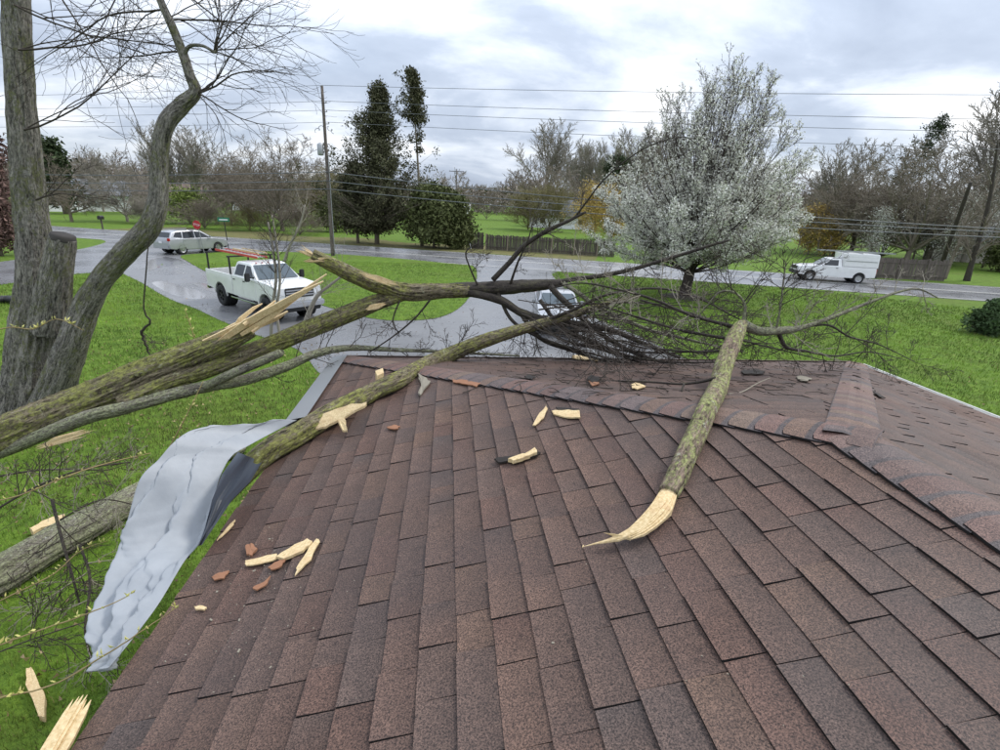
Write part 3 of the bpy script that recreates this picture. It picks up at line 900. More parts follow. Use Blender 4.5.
stem = pxpath([(40, 425, YT - .2, 40), (55, 392, YT - .3, 38), (72, 345, YT - .4, 33), (86, 308, YT - .4, 28), (104, 277, YT - .4, 25), (126, 252, YT - .4, 24), (148, 229, YT - .4, 24), (157, 206, YT - .4, 21), (159, 180, YT - .4, 18.5), (160, 152, YT - .4, 18), (166, 124, YT - .4, 19),
               (181, 106, YT - .3, 18), (195, 92, YT - .3, 14), (190, 76, YT - .3, 11.5), (183, 54, YT - .3, 10.5), (172, 26, YT - .3, 10), (161, 2, YT - .3, 9), (150, -30, YT - .3, 8), (142, -90, YT, 5)], 10)
limb_mesh('leaning_stem', None, M['bark_maple'], maple, 96, .1, seed=5., freq=(9, .9), path=stem)
P, r_ = thin(maple, [(184, 55, YT - .3, 8), (190, 46, YT - .4, 6), (203, 46, YT - .5, 5), (214, 52, YT - .5, 5), (216, 50, YT - .5, 4)], M['bark_maple'])
CF_M = {'draw0': 0, 'last': 2, 'rmin': .0027,
        0: dict(seg=14, wob=.26, trop=-.012, n=8, ang=36, len=.6, t0=.08, sides=5, taper=.22),
        1: dict(seg=12, wob=.26, trop=-.02, n=3, ang=34, len=.6, t0=.15, sides=4, taper=.4, rr=.45),
        2: dict(seg=10, wob=.24, trop=.05, n=0, ang=36, len=.5, t0=.2, sides=3, taper=.6, rr=.6)}
def fan(parent, origin, seed, specs, m=M['bark_twig'], cfg=CF_M, name='twigs'):
    r = random.Random(seed); tb = Tubes()
    for (d, L, rad) in specs: grow(tb, r, origin, unit(d), L, rad, 0, cfg)
    mb = MB(); tb.into(mb); o = mb.build(name, m, parent, smooth=True); o['kind'] = 'stuff'
# twigs from the kinked limb: sprays up to the right and drooping
o1 = at(214, 51, YT - .5)
fan(maple, o1, 11, [((.9, .1, .6), 1.6, .012), ((.7, .3, 1), 1.8, .012), ((.3, .1, 1.2), 1.7, .012), ((1, -.1, .15), 1.5, .011), ((.9, .2, -.15), 1.5, .01), ((.1, .2, 1), 1.5, .01), ((.6, -.3, .8), 1.4, .01)])
o2 = at(196, 93, YT - .35)
fan(maple, o2, 12, [((1, 0, .25), 1.7, .018), ((1, .2, -.15), 1.6, .014), ((.9, .1, .6), 1.6, .016), ((.7, -.2, -.5), 1.1, .01)])
for i, (a, b_, d, L) in enumerate([(24, 130, (1, .1, .25), 3.4), (18, 50, (1, .2, .2), 3.2), (14, 5, (1, .1, -.3), 3.6), (36, 200, (1, -.1, .25), 1.6), (160, 10, (-.8, .1, -.3), 2.8), (165, 20, (.9, .2, .1), 2.6), (150, -25, (.9, -.1, -.35), 2.6), (14, -60, (.9, .2, -.7), 3.4), (150, -60, (-.5, 0, -.8), 2.4), (182, 52, (-1, .1, .0), 1.6)]):
    fan(maple, at(a, b_, YT - .3), 30 + i, [(d, L, .016), ((d[0] * .8, d[1] + .3, d[2] + .35), L * .7, .011)])

# ================================================================== FALLEN LIMBS
big = thing('fallen_limb', 'thick mossy split maple limb fallen from the big tree onto the front roof', 'fallen limb', (0, 0, 0))
limb_mesh('limb', [(-420, 640, 4.3, 64), (-330, 590, 4.45, 62), (-220, 536, 4.7, 59), (-120, 490, 4.9, 56), (-60, 464, 5.1, 53), (0, 438, 5.3, 50), (60, 414, 5.5, 46), (110, 393, 5.6, 40), (160, 370, 5.7, 34), (205, 350, 5.8, 28), (235, 337, 5.85, 22), (252, 330, 5.9, 15)], M['bark_moss'], big, 128, .17, 30, 3.3, freq=(12, .9))
limb_mesh('limb', [(120, 402, 5.45, 16), (170, 382, 5.6, 19), (215, 366, 5.8, 19), (255, 351, 6.0, 18.5), (300, 333, 6.2, 18), (345, 315, 6.4, 17), (380, 301, 6.55, 16), (402, 293, 6.6, 15)], M['bark_moss'], big, 96, .16, 26, 8.3, freq=(9, 1.2))
limb_mesh('limb', [(312, 255, 6.3, 12), (330, 264, 6.35, 14), (360, 278, 6.45, 15.5), (385, 287, 6.55, 16.5), (410, 292, 6.6, 17), (440, 291, 6.6, 15.5), (470, 290, 6.65, 13)], M['bark_moss'], big, 96, .16, 24, 12.3, freq=(9, 1.2))
dk1 = pxpath([(432, 291, 6.6, 14), (465, 290, 6.65, 14), (495, 288, 6.65, 13.5), (525, 286, 6.65, 12.5), (550, 284, 6.65, 10), (565, 282, 6.65, 7)], 10)
limb_mesh('limb', None, M['bark_dark'], big, 36, .14, seed=4., freq=(8, 2.5), path=dk1)
dk2 = pxpath([(468, 292, 6.6, 8), (500, 300, 6.55, 8.5), (520, 312, 6.5, 8), (545, 320, 6.4, 8), (575, 324, 6.3, 7), (610, 330, 6.2, 5.5), (640, 342, 6.0, 4), (680, 358, 5.8, 2.6)], 8)
limb_mesh('limb', None, M['bark_dark'], big, 28, .12, seed=6., freq=(7, 3), path=dk2)
# torn wood on the split ends
wb_ = MB()
p0, p1 = at(232, 333, 5.75), at(325, 280, 6.1)
for k, (a, b_, wd_) in enumerate([((216, 345), (322, 279), .05), ((205, 344), (300, 292), .045), ((240, 333), (328, 276), .035), ((232, 328), (262, 303), .03), ((244, 326), (276, 300), .028), ((228, 338), (290, 302), .05), ((190, 353), (250, 316), .03), ((236, 338), (286, 309), .045), ((170, 358), (240, 322), .022), ((250, 330), (312, 290), .025)]):
    q0, q1 = at(*a, 5.70 + .025 * (k % 4)), at(*b_, 5.8 + .05 * k)
    d = q1 - q0; L = np.linalg.norm(d); u = unit(np.cross(d, (.3, .8, .5))); w = unit(np.cross(u, d))
    ww, tt = wd_ * .8, .014
    V = []
    for f, kk in ((0, .6), (.3, 1.), (.75, .7), (1, .12)):
        c = q0 + d * f + u * math.sin(f * 4 + k * 2) * .025 + w * math.cos(f * 3 + k) * .03
        V += [c + u * ww * kk + w * tt, c - u * ww * kk + w * tt * .6, c - u * ww * kk - w * tt, c + u * ww * kk - w * tt]
    qd = [(3, 2, 1, 0), (12, 13, 14, 15)] + [(m_ * 4 + j, m_ * 4 + (j + 1) % 4, m_ * 4 + 4 + (j + 1) % 4, m_ * 4 + 4 + j) for m_ in range(3) for j in range(4)]
    wb_.add(V, qd)
wb_.build('splintered_end', M['wood'], big)
for nm, a, b_, Y, wpx in (('torn_wood', (356, 272), (404, 287), 6.32, 6), ('torn_wood', (363, 310), (388, 303), 6.35, 6), ('torn_wood', (30, 449), (100, 428), 4.75, 8), ('torn_wood', (300, 262), (330, 258), 6.25, 4)):
    b = MB(); q0, q1 = at(*a, Y), at(*b_, Y); u = np.array((0, .3, 1.)); hw = wpx * depth(q0) / FPX
    slivers(b, q0, q1, u, np.cross(q1 - q0, u) * -1, hw, .012, 8, int(a[0]), .35)
    b.build(nm, M['wood'], big)
b = MB(); splinter_fan(b, at(314, 256, 6.3), at(300, 250, 6.25) - at(325, 262, 6.35), .22, .05, 7, 5, .4); b.build('splintered_end', M['wood'], big)
# its upper branches
P, r_ = thin(big, [(493, 280, 6.6, 8), (510, 262, 6.55, 7.5), (524, 246, 6.5, 7), (545, 232, 6.4, 6.5), (566, 222, 6.3, 5), (586, 212, 6.25, 3.5)], M['bark_dark'])
P2, r2 = thin(big, [(575, 217, 6.3, 3), (588, 200, 6.2, 2.6), (600, 184, 6.1, 2.4), (619, 166, 6.0, 2.2), (640, 151, 5.95, 2), (662, 141, 5.9, 1.8), (685, 137, 5.9, 1.5), (697, 145, 5.9, 1.2)], M['bark_dark'])
side_twigs(big, P, r_, 7, .5, 41, M['bark_twig'], up=.1, rmax=.006)
side_twigs(big, P2, r2, 6, .35, 42, M['bark_twig'], up=0., rmax=.004)
P, r_ = thin(big, [(550, 284, 6.65, 7), (575, 279, 6.6, 6.5), (600, 276, 6.55, 6.5), (630, 270, 6.4, 6), (660, 261, 6.3, 5.5), (690, 252, 6.2, 5), (712, 245, 6.1, 4.5), (730, 240, 6.05, 2.5)], M['bark_dark'])
side_twigs(big, P, r_, 9, .5, 43, M['bark_twig'], up=-.35, rmax=.006)
P, r_ = thin(big, [(563, 283, 6.6, 6.5), (580, 294, 6.5, 6.5), (597, 307, 6.4, 6.2), (621, 318, 6.3, 6), (650, 330, 6.1, 5.2), (678, 337, 5.95, 4.5), (712, 345, 5.8, 3), (745, 352, 5.6, 2)], M['bark_lichen'])
side_twigs(big, P, r_, 12, .7, 44, M['bark_twig'], up=.0, rmax=.007)
P, r_ = thin(big, [(550, 286, 6.6, 9), (560, 297, 6.5, 9), (572, 308, 6.4, 8), (590, 325, 6.3, 7), (615, 343, 6.15, 6), (645, 357, 6.0, 5), (685, 366, 5.85, 3.5), (720, 368, 5.8, 2)], M['bark_dark'])
side_twigs(big, P, r_, 16, .8, 45, M['bark_twig'], up=.05, rmax=.008)
for i, (pts) in enumerate([[(498, 292, 6.6, 5), (510, 318, 6.5, 5), (530, 333, 6.4, 4), (560, 345, 6.2, 4), (600, 356, 6.0, 3), (640, 368, 5.8, 2)],
                           [(520, 312, 6.5, 7), (540, 338, 6.35, 6), (570, 350, 6.2, 5), (610, 362, 6.0, 4), (660, 373, 5.75, 2)],
                           [(516, 333, 6.3, 5), (545, 321, 6.2, 5), (575, 309, 6.1, 4.5), (600, 297, 6.0, 4), (630, 290, 5.9, 3.5), (665, 289, 5.8, 3), (700, 299, 5.7, 2.5), (735, 317, 5.6, 2), (760, 330, 5.5, 1.2)],
                           [(540, 300, 6.5, 6), (560, 325, 6.3, 5), (595, 345, 6.1, 4), (640, 352, 6, 3), (690, 352, 5.9, 2), (740, 345, 5.8, 1.4)],
                           [(560, 330, 6.2, 5), (590, 340, 6.1, 4.5), (625, 355, 5.9, 4), (670, 362, 5.8, 3), (730, 362, 5.7, 2)],
                           [(530, 320, 6.4, 4), (565, 341, 6.2, 4), (600, 349, 6.1, 4), (650, 365, 5.85, 3), (700, 372, 5.7, 1.6)],
                           [(640, 300, 6.0, 3), (665, 307, 5.9, 3), (700, 316, 5.8, 2.6), (735, 330, 5.7, 2), (770, 345, 5.6, 1.3)],
                           [(510, 285, 6.6, 4), (518, 262, 6.5, 3), (528, 240, 6.4, 2), (534, 218, 6.3, 1.2)],
                           [(480, 290, 6.6, 3), (470, 268, 6.55, 2.4), (466, 252, 6.5, 2), (478, 243, 6.5, 1.4)],
                           [(430, 300, 6.5, 3), (415, 318, 6.45, 2.6), (395, 335, 6.4, 2.2), (370, 352, 6.3, 1.6)],
                           [(400, 300, 6.5, 2.4), (393, 320, 6.4, 2), (399, 334, 6.4, 1.4)]]):
    P, r_ = thin(big, pts, M['bark_dark'])
    side_twigs(big, P, r_, 10 if i < 7 else 4, .6 if i < 7 else .35, 60 + i, M['bark_twig'], up=.1 if i % 2 else -.1, rmax=.0055)

tb = Tubes(); r = random.Random(404)
for i in range(28):
    p0 = at(r.uniform(515, 600), r.uniform(298, 338), r.uniform(6.1, 6.5)); p2 = roofpt(r.uniform(580, 730), r.uniform(356, 382), r.uniform(.03, .2))
    if r.random() < .3: p2 = at(r.uniform(640, 840), r.uniform(300, 350), r.uniform(5.2, 6.2))
    p1 = (p0 + p2) / 2 + np.array((r.uniform(-.2, .2), r.uniform(-.15, .3), r.uniform(-.05, .28)))
    t = np.linspace(0, 1, 12)[:, None]; P = p0 * (1 - t) ** 2 + 2 * p1 * t * (1 - t) + p2 * t * t
    P = P + np.cumsum(np.array([[r.gauss(0, .006) for _ in range(3)] for _ in range(12)]), 0)
    rr = r.uniform(.004, .013); tb.add(P, rr, .002, 5)
    for k in range(4):
        j = r.randrange(3, 11); ax = unit(P[j] - P[j - 1])
        grow(tb, r, P[j], unit(ax + rperp(r, ax) * .8 + np.array((0, 0, .15))), r.uniform(.2, .6), rr * .5, 1, CF_TWIG)
mb = MB(); tb.into(mb); o = mb.build('twigs', M['bark_twig'], big, smooth=True); o['kind'] = 'stuff'
# second, lichened limb hanging below
l2 = thing('fallen_limb', 'slender grey lichened limb lying below the thick mossy limb over the lawn', 'fallen limb')
P, r_ = pxpath([(-330, 572, 4.6, 22), (-200, 524, 4.8, 20), (-80, 478, 5.1, 18), (0, 452, 5.2, 17), (80, 420, 5.3, 16), (125, 408, 5.4, 15), (168, 396, 5.5, 14), (210, 386, 5.6, 12.5), (245, 380, 5.7, 11.5), (285, 367, 5.9, 10), (318, 353, 6.1, 8), (352, 348, 6.3, 6), (400, 350, 6.4, 4), (450, 352, 6.5, 2.6), (520, 356, 6.5, 1.6)], 10)
limb_mesh('limb', None, M['bark_lichen'], l2, 64, .14, seed=2.2, freq=(7, 3), path=(P, r_))
limb_mesh('stub', [(205, 387, 5.55, 9), (225, 377, 5.55, 10), (255, 364, 5.6, 9.5), (278, 354, 5.65, 9), (281, 352, 5.65, 6)], M['bark_lichen'], l2, 24, .08, 8, 7.7)
side_twigs(l2, P, r_, 16, .55, 71, M['bark_twig'], up=.1, t0=.6, rmax=.006)

# limb resting on the left slope, coming out from the tarp
r1 = thing('fallen_limb', 'mossy limb lying across the roof corner from the silver tarp to the brush pile', 'fallen limb')
def on_roof(px, py, w):
    p = roofpt(px, py, .0); rr = w * depth(p) / FPX / 2 * offax(px, py)
    return p + np.array((0, 0, rr * .9)), rr
pr = [on_roof(a, b_, w) for a, b_, w in ((262, 466, 24), (300, 443, 24), (336, 420, 21), (372, 400, 18), (402, 385, 17))]
pr = [((pr[0][0] + (pr[0][0] - pr[1][0]) * 1.1 + np.array((-.12, -.1, -.22))), pr[0][1] * 1.02)] + pr
pp = np.array([np.r_[p, r__] for p, r__ in pr])
tail = [(435, 361, 5.75, 16), (470, 346, 6.0, 14), (505, 334, 6.1, 12), (540, 324, 6.2, 9.5), (575, 314, 6.2, 7), (610, 303, 6.2, 5), (640, 296, 6.2, 3)]
tp = np.array([np.r_[at(a, b_, Y), w * depth(at(a, b_, Y)) / FPX / 2] for a, b_, Y, w in tail])
q = smooth_poly(np.vstack([pp, tp]), 10, closed=False)
limb_mesh('limb', None, M['bark_moss'], r1, 96, .15, seed=14., freq=(9, 1.5), path=(q[:, :3], q[:, 3]))
side_twigs(r1, q[35:, :3], q[35:, 3], 12, .5, 73, M['bark_twig'], up=.0, rmax=.006)
b = MB()
q0, q1 = roofpt(308, 428, .05), roofpt(366, 404, .09)
slivers(b, q0, q1, (.2, -.75, .55), (-.3, -.5, .8), .14, .012, 10, 3, .3)
b.build('torn_wood', M['wood'], r1)
thin(r1, [(352, 409, 4.75, 3), (385, 403, 4.9, 3.4), (410, 400, 5.0, 4.5), (430, 396, 5.1, 3), (458, 390, 5.3, 1.6)], M['bark_lichen'])

# limb with the torn white end lying over the ridge
r3 = thing('broken_branch', 'green mottled branch with torn pale end lying over the roof ridge', 'branch')
tp = [on_roof(a, b_, w) for a, b_, w in ((667, 501, 20), (675, 486, 21.5), (685, 463, 21), (697, 438, 20.5), (707, 414, 19.5))]
hd = [(718, 388, 3.5, 18.5), (724, 366, 3.8, 17.5), (732, 345, 4.1, 16.5), (738, 331, 4.3, 14.5), (742, 324, 4.4, 10)]
hp = [(at(a, b_, Y), w * depth(at(a, b_, Y)) / FPX / 2) for a, b_, Y, w in hd]
q = smooth_poly(np.array([np.r_[p, r__] for p, r__ in tp + hp]), 12, closed=False)
limb_mesh('limb', None, M['bark_green'], r3, 96, .1, seed=17., freq=(9, 2), path=(q[:, :3], q[:, 3]))
# torn end: a wedge of clean wood tapering and fraying to the left
b = MB(); rr = q[0, 3]
spine = [q[10, :3], q[4, :3]] + [roofpt(a, b_, l_) for a, b_, l_ in ((663, 506, .055), (654, 517, .05), (642, 528, .045), (626, 537, .038), (606, 542, .028), (583, 547, .012))]
prof = [.5, .8, 1.0, .98, .85, .62, .36, .03]; ns = len(spine)
g = random.Random(4); lanes = 9
for lane in range(lanes):
    V = []; off = (lane / (lanes - 1)) * 2 - 1; ln = 1.0 if lane in (4, 6) else g.uniform(.62, .97)
    for i, c in enumerate(spine):
        f = i / (ns - 1); k_ = f * ln * (ns - 1); i0 = min(int(k_), ns - 2); c = spine[i0] + (spine[i0 + 1] - spine[i0]) * (k_ - i0); pw = prof[i0] + (prof[i0 + 1] - prof[i0]) * (k_ - i0)
        d = unit(spine[min(i0 + 1, ns - 1)] - spine[max(i0 - 1, 0)]); u = unit(np.cross(d, (0, 0, 1)))
        w_ = rr * max(pw, .1)
        cc = c + u * off * w_ * .8 + np.array((0, 0, (1 - off * off) * w_ * .35 + g.uniform(-.05, .05) * w_))
        hw = (w_ * .17 + .001) * (1 if i < ns - 1 else .2); th = (w_ * (.5 if i < 4 else .22) + .002) * (1 if i < ns - 1 else .3)
        V += [cc + u * hw + (0, 0, th * .4), cc - u * hw + (0, 0, th * .3), cc - u * hw - (0, 0, th), cc + u * hw - (0, 0, th)]
    e_ = (ns - 1) * 4
    b.add(V, [(3, 2, 1, 0), (e_, e_ + 1, e_ + 2, e_ + 3)] + [(m_ * 4 + j, m_ * 4 + (j + 1) % 4, m_ * 4 + 4 + (j + 1) % 4, m_ * 4 + 4 + j) for m_ in range(ns - 1) for j in range(4)])
splinter_fan(b, spine[5], spine[7] - spine[5], .13, .02, 7, 9, .5)
b.build('torn_end', M['wood'], r3)
for i, pts in enumerate([[(742, 324, 4.4, 12), (758, 331, 4.5, 10), (775, 331, 4.6, 9), (786, 330, 4.65, 9), (800, 328, 4.7, 6), (830, 318, 4.8, 4.5), (860, 306, 4.9, 4), (895, 293, 5, 3), (918, 289, 5.1, 2.4), (938, 298, 5.2, 1.4)],
                         [(778, 331, 4.6, 7), (786, 347, 4.7, 6), (805, 351, 4.9, 4), (835, 356, 5.1, 3), (870, 352, 5.3, 2), (905, 360, 5.4, 1)],
                         [(800, 328, 4.7, 4), (828, 325, 4.8, 3.6), (850, 337, 4.9, 3), (880, 345, 5.0, 2), (915, 362, 5.2, 1.2)],
                         [(740, 328, 4.35, 6), (715, 322, 4.5, 5), (690, 315, 4.6, 4.5), (655, 300, 4.7, 4), (620, 290, 4.8, 3), (580, 283, 4.9, 2), (545, 290, 5, 1.2)],
                         [(743, 322, 4.4, 5), (745, 305, 4.45, 4), (735, 293, 4.5, 3.4), (720, 292, 4.55, 3), (708, 305, 4.6, 2.2), (695, 320, 4.7, 1.4)],
                         [(776, 330, 4.6, 3.4), (780, 310, 4.6, 3), (783, 285, 4.65, 2.6), (786, 262, 4.7, 1.6)],
                         [(735, 340, 4.2, 5), (712, 336, 4.4, 4.5), (680, 330, 4.6, 4), (640, 318, 4.8, 3), (600, 305, 5, 2)],
                         [(728, 350, 4.1, 4), (700, 352, 4.3, 3.4), (660, 349, 4.6, 2.6), (615, 340, 4.9, 2), (575, 345, 5.1, 1.2)],
                         [(735, 338, 4.2, 3), (760, 345, 4.5, 2.5), (790, 352, 4.8, 2), (830, 362, 5.2, 1.2)]]):
    P, r_ = thin(r3, pts, M['bark_lichen'] if i in (0, 4, 5) else M['bark_dark'], 'fork' if i == 0 else 'branch')
    tb = side_twigs(r3, P, r_, 12, .5, 80 + i, M['bark_twig'] if i % 3 else M['bark_pale'], up=.1, rmax=.0055)
# twigs lying flat on the roof below it
P, r_ = thin(r3, [(716, 378, 3.55, 5), (700, 382, 3.6, 4), (680, 384, 3.65, 3.5), (650, 382, 3.75, 3), (618, 381, 3.9, 2.2)], M['bark_dark'])
thin(r3, [(684, 384, 3.6, 3), (682, 392, 3.5, 2.6), (690, 397, 3.4, 2), (702, 396, 3.4, 1.4)], M['bark_dark'])
thin(r3, [(722, 398, 3.35, 3), (745, 397, 3.4, 2.5), (765, 403, 3.4, 2), (790, 399, 3.5, 1.6), (812, 390, 3.7, 1)], M['bark_dark'])
thin(r3, [(728, 394, 3.4, 2.4), (742, 392, 3.5, 2.2), (758, 383, 3.7, 1.6), (770, 378, 3.9, 1)], M['bark_pale'])

# log lying on the lawn behind the tarp
lg = thing('fallen_log', 'grey furrowed log lying on the lawn to the left of the silver tarp', 'log')
P = []
for a, b_, w in ((-60, 622, 40), (0, 590, 36), (60, 553, 31), (128, 513, 26), (190, 478, 21), (240, 452, 16)):
    g0 = ground(a, b_); rr = w * depth(g0) / FPX / 2; P.append(np.r_[g0 + (0, 0, rr * .85), rr])
q = smooth_poly(np.array(P), 12, closed=False)
limb_mesh('limb', None, M['bark_lichen'], lg, 96, .17, seed=19., freq=(11, 1), path=(q[:, :3], q[:, 3]))
side_twigs(lg, q[:, :3], q[:, 3], 16, 1.0, 91, M['bark_twig'], up=.5, rmax=.008, t0=0)

# ================================================================== TARP
tarp = thing('tarp', 'crumpled silver tarp hanging off the left roof edge', 'tarp')
rows = [  # (left px, right px, X of left, X of right)
    ((205, 427), (297, 420), -1.60, -1.15), ((188, 432), (272, 433), -1.66, -1.28), ((172, 444), (248, 446), -1.70, -1.36), ((158, 460), (232, 456), -1.74, -1.42), ((140, 479), (220, 477), -1.78, -1.44),
    ((128, 518), (211, 510), -1.80, -1.43), ((120, 545), (200, 542), -1.80, -1.42), ((112, 572), (184, 562), -1.78, -1.40), ((104, 600), (160, 602), -1.74, -1.385), ((96, 630), (138, 632), -1.68, -1.38), ((95, 648), (122, 652), -1.62, -1.375), ((102, 672), (108, 668), -1.55, -1.40)]
A_ = []
for (lp, rp_, xl, xr_) in rows:
    A_.append(np.r_[atx(*lp, xl), atx(*rp_, xr_)])
A_ = smooth_poly(np.array(A_), 16, closed=False)
nu, nv_ = len(A_), 90
g = np.linspace(0, 1, nv_)
Lp, Rp = A_[:, :3], A_[:, 3:]
grid = Lp[:, None, :] * (1 - g)[None, :, None] + Rp[:, None, :] * g[None, :, None]
tu, tv = np.meshgrid(np.linspace(0, 1, nu), g, indexing='ij')
# folds run down the cloth; the sheet bulges outwards in its middle
fold = np.stack([tv * 5.5 + .8 * np.sin(tu * 4), tu * 2.4 + 3, np.full_like(tu, .4)], -1).reshape(-1, 3)
rg = vn(fold) * 1.3
fold2 = np.stack([tv * 11 + tu * 7, tu * 9, np.full_like(tu, 3.4)], -1).reshape(-1, 3)
rg2 = vn(fold2)
fold3 = np.stack([tv * 8 - tu * 16, tu * 22 + tv * 6, np.full_like(tu, 8.4)], -1).reshape(-1, 3)
rg3 = (1 - np.abs(2 * vn(fold3) - 1)) ** 4
def tri_(x): return 2 * np.abs(x - np.floor(x) - .5)
U_, V_ = tu * 1.9, tv * .6
def wp(sc, o): return vn(np.stack([U_ * sc + o, V_ * sc, np.full_like(U_, o)], -1).reshape(-1, 3)).reshape(U_.shape)
dsp = (.045 * tri_(V_ * 3.2 + .9 * wp(1.6, 1) + .3 * U_) + .03 * tri_(U_ * 1.5 + V_ * 2.6 + .9 * wp(2.2, 5)) * wp(2, 11) * 1.6 + .022 * tri_(U_ * 2.1 - V_ * 4.4 + .8 * wp(2.5, 9)) * wp(3, 21) * 1.6
       + .009 * tri_(U_ * 6.3 + V_ * 5 + 1.2 * wp(4, 13)) * wp(5, 31) * 1.7 + .008 * tri_(U_ * 5.1 - V_ * 9 + 1.2 * wp(4, 17)) * wp(5, 41) * 1.7 + .004 * tri_(U_ * 15 + V_ * 4 + 1.5 * wp(7, 19))) + .0
dsp = dsp * 1.6; dsp = dsp - dsp.mean() + .02 * np.sin(np.pi * tv)
edge = np.minimum(1, np.minimum(tv, 1 - tv) * 9)
nrm = np.array((-.75, -.45, .45)); nrm /= np.linalg.norm(nrm)
grid = grid + (dsp * edge)[:, :, None] * nrm
b = MB(); k = np.arange(nu - 1)[:, None] * nv_ + np.arange(nv_ - 1)[None, :]
b.add(grid.reshape(-1, 3), np.stack([k, k + 1, k + 1 + nv_, k + nv_], -1).reshape(-1, 4))
ts = b.build('sheet', M['tarp'], tarp, smooth=True)
md = ts.modifiers.new('thickness', 'SOLIDIFY'); md.thickness = .002
b = MB()   # the dark lower layer showing beside the limb
dkr = [((238, 452), (262, 462)), ((222, 474), (250, 482)), ((212, 500), (232, 500)), ((205, 528), (216, 524)), ((198, 546), (202, 545))]
pts = []
for l_, r__ in dkr:
    for f in np.linspace(0, 1, 9):
        pts.append(atx(l_[0] + (r__[0] - l_[0]) * f, l_[1] + (r__[1] - l_[1]) * f, -1.37 - .03 * math.sin(f * 9 + l_[1] * .1)))
b.add(np.array(pts), [(i * 9 + j, i * 9 + j + 1, i * 9 + j + 10, i * 9 + j + 9) for i in range(4) for j in range(8)])
tu_ = b.build('underlayer', M['tarp_dark'], tarp, smooth=True); tu_['label'] = 'dark folded underside of the tarp'
for i, (a, b_) in enumerate(((188, 556), (206, 519))):
    bb = MB(); c = atx(a, b_, -1.47); bb.lathe([(.006, 0), (.014, 0), (.014, .004), (.006, .004)], 12, 'x', c); bb.build('grommet', M['black'], tarp)

# ================================================================== DEBRIS ON THE ROOF AND LAWN
def chip(name, pts, label, cat='wood splinter', m=None, lift=.012, th=.012, surf=roofpt, group=None):
    """flat torn piece from an outline of photo points laid on a surface"""
    m = m or M['wood']; jr_ = np.random.default_rng(len(label) * 3)
    if len(pts) > 4:
        q_ = np.repeat(np.array(pts, float), 3, 0); nx_ = np.roll(np.array(pts, float), -1, 0); q_[1::3] += (nx_ - q_[::3]) * .33; q_[2::3] += (nx_ - q_[::3]) * .67
        pts = q_ + jr_.normal(0, .45, q_.shape)
    P = np.array([surf(a, b_, lift) for a, b_ in pts]); n = len(P); c = P.mean(0)
    r = random.Random(len(label) * 7 + n)
    th *= .3; P = c + (P - c) * .95
    top = P + np.array([(0, 0, th * r.uniform(.3, 1.1)) for _ in pts]); cen = c + (0, 0, th * .9)
    bot = P - np.array((0, 0, lift - .006)) * .9
    b = MB(); V = np.vstack([top, [cen], bot]) - c
    t = [(i, (i + 1) % n, n) for i in range(n)]; q = [(n + 1 + i, n + 1 + (i + 1) % n, (i + 1) % n, i) for i in range(n)]
    b.add(V, q, t); o = b.build(name, m); o.location = c
    return tag(o, label, cat, group)
GP = 'wood splinters on the roof'
chip('wood_splinter', [(582, 547), (583, 545), (584, 545), (583, 547)], 'tiny pale splinter at the tip of the torn branch end', group=GP, th=.006)
chip('wood_splinter', [(244, 561), (262, 557), (278, 553), (277, 559), (266, 563), (245, 566)], 'pale flat splinter lying lengthwise beside red bark chips', group=GP)
chip('wood_splinter', [(274, 557), (295, 545), (308, 538), (313, 542), (303, 551), (283, 559)], 'long tan splinter crossing above the flat pale splinter', group=GP, lift=.02)
chip('wood_splinter', [(317, 538), (320, 540), (311, 560), (294, 577), (296, 568), (306, 552)], 'narrow pale splinter pointing down slope right of the crossed splinters', group=GP)
chip('wood_splinter', [(216, 541), (226, 528), (236, 519), (234, 524), (224, 535)], 'thin splinter near the eave beside the dark tarp layer', group=GP)
chip('wood_splinter', [(533, 426), (537, 417), (546, 405), (548, 408), (544, 418), (536, 425)], 'small upright pale splinter below the hip caps', group=GP)
chip('wood_splinter', [(551, 411), (562, 410), (580, 411), (581, 418), (568, 418), (553, 414)], 'blunt pale chunk right of the small upright splinter', group=GP, th=.02)
chip('wood_splinter', [(555, 407), (580, 409), (580, 411), (558, 410)], 'dark bark strip above the blunt pale chunk', m=M['bark_dark'], group=GP, cat='bark piece')
chip('wood_splinter', [(418, 374), (424, 377), (431, 382), (426, 388), (420, 396), (418, 394), (422, 385), (419, 379)], 'grey twisted splinter standing beside the mossy limb', m=M['bark_pale'], group=GP, th=.05)
chip('wood_splinter', [(394, 382), (400, 380), (407, 383), (402, 386), (396, 385)], 'small cream chip right under the mossy limb', group=GP)
chip('wood_splinter', [(375, 371), (383, 368), (384, 373), (377, 376)], 'square cream chip on top of the mossy limb', group=GP, lift=.2)
chip('wood_splinter', [(386, 427), (394, 425), (401, 426), (398, 429), (388, 429)], 'small brown splinter on the shingles below the mossy limb', m=M['innerbark'], group=GP)
chip('bark_piece', [(493, 459), (505, 457), (520, 455), (538, 450), (542, 453), (530, 458), (510, 461), (497, 463)], 'dark curled bark piece with pale inside in the middle of the roof', m=M['bark_dark'], cat='bark piece', th=.018)
chip('wood_splinter', [(507, 459), (522, 454), (533, 451), (536, 447), (538, 452), (526, 457), (512, 461)], 'pale strip inside the dark curled bark piece', group=GP, lift=.03)
chip('bark_piece', [(452, 379), (466, 380), (482, 383), (478, 386), (462, 384), (452, 382)], 'flat reddish bark strip on the hip caps', m=M['innerbark'], cat='bark piece')
chip('bark_piece', [(524, 376), (530, 375), (536, 377), (533, 379), (526, 379)], 'small dark bark knot on the front slope', m=M['bark_dark'], cat='bark piece', th=.02)
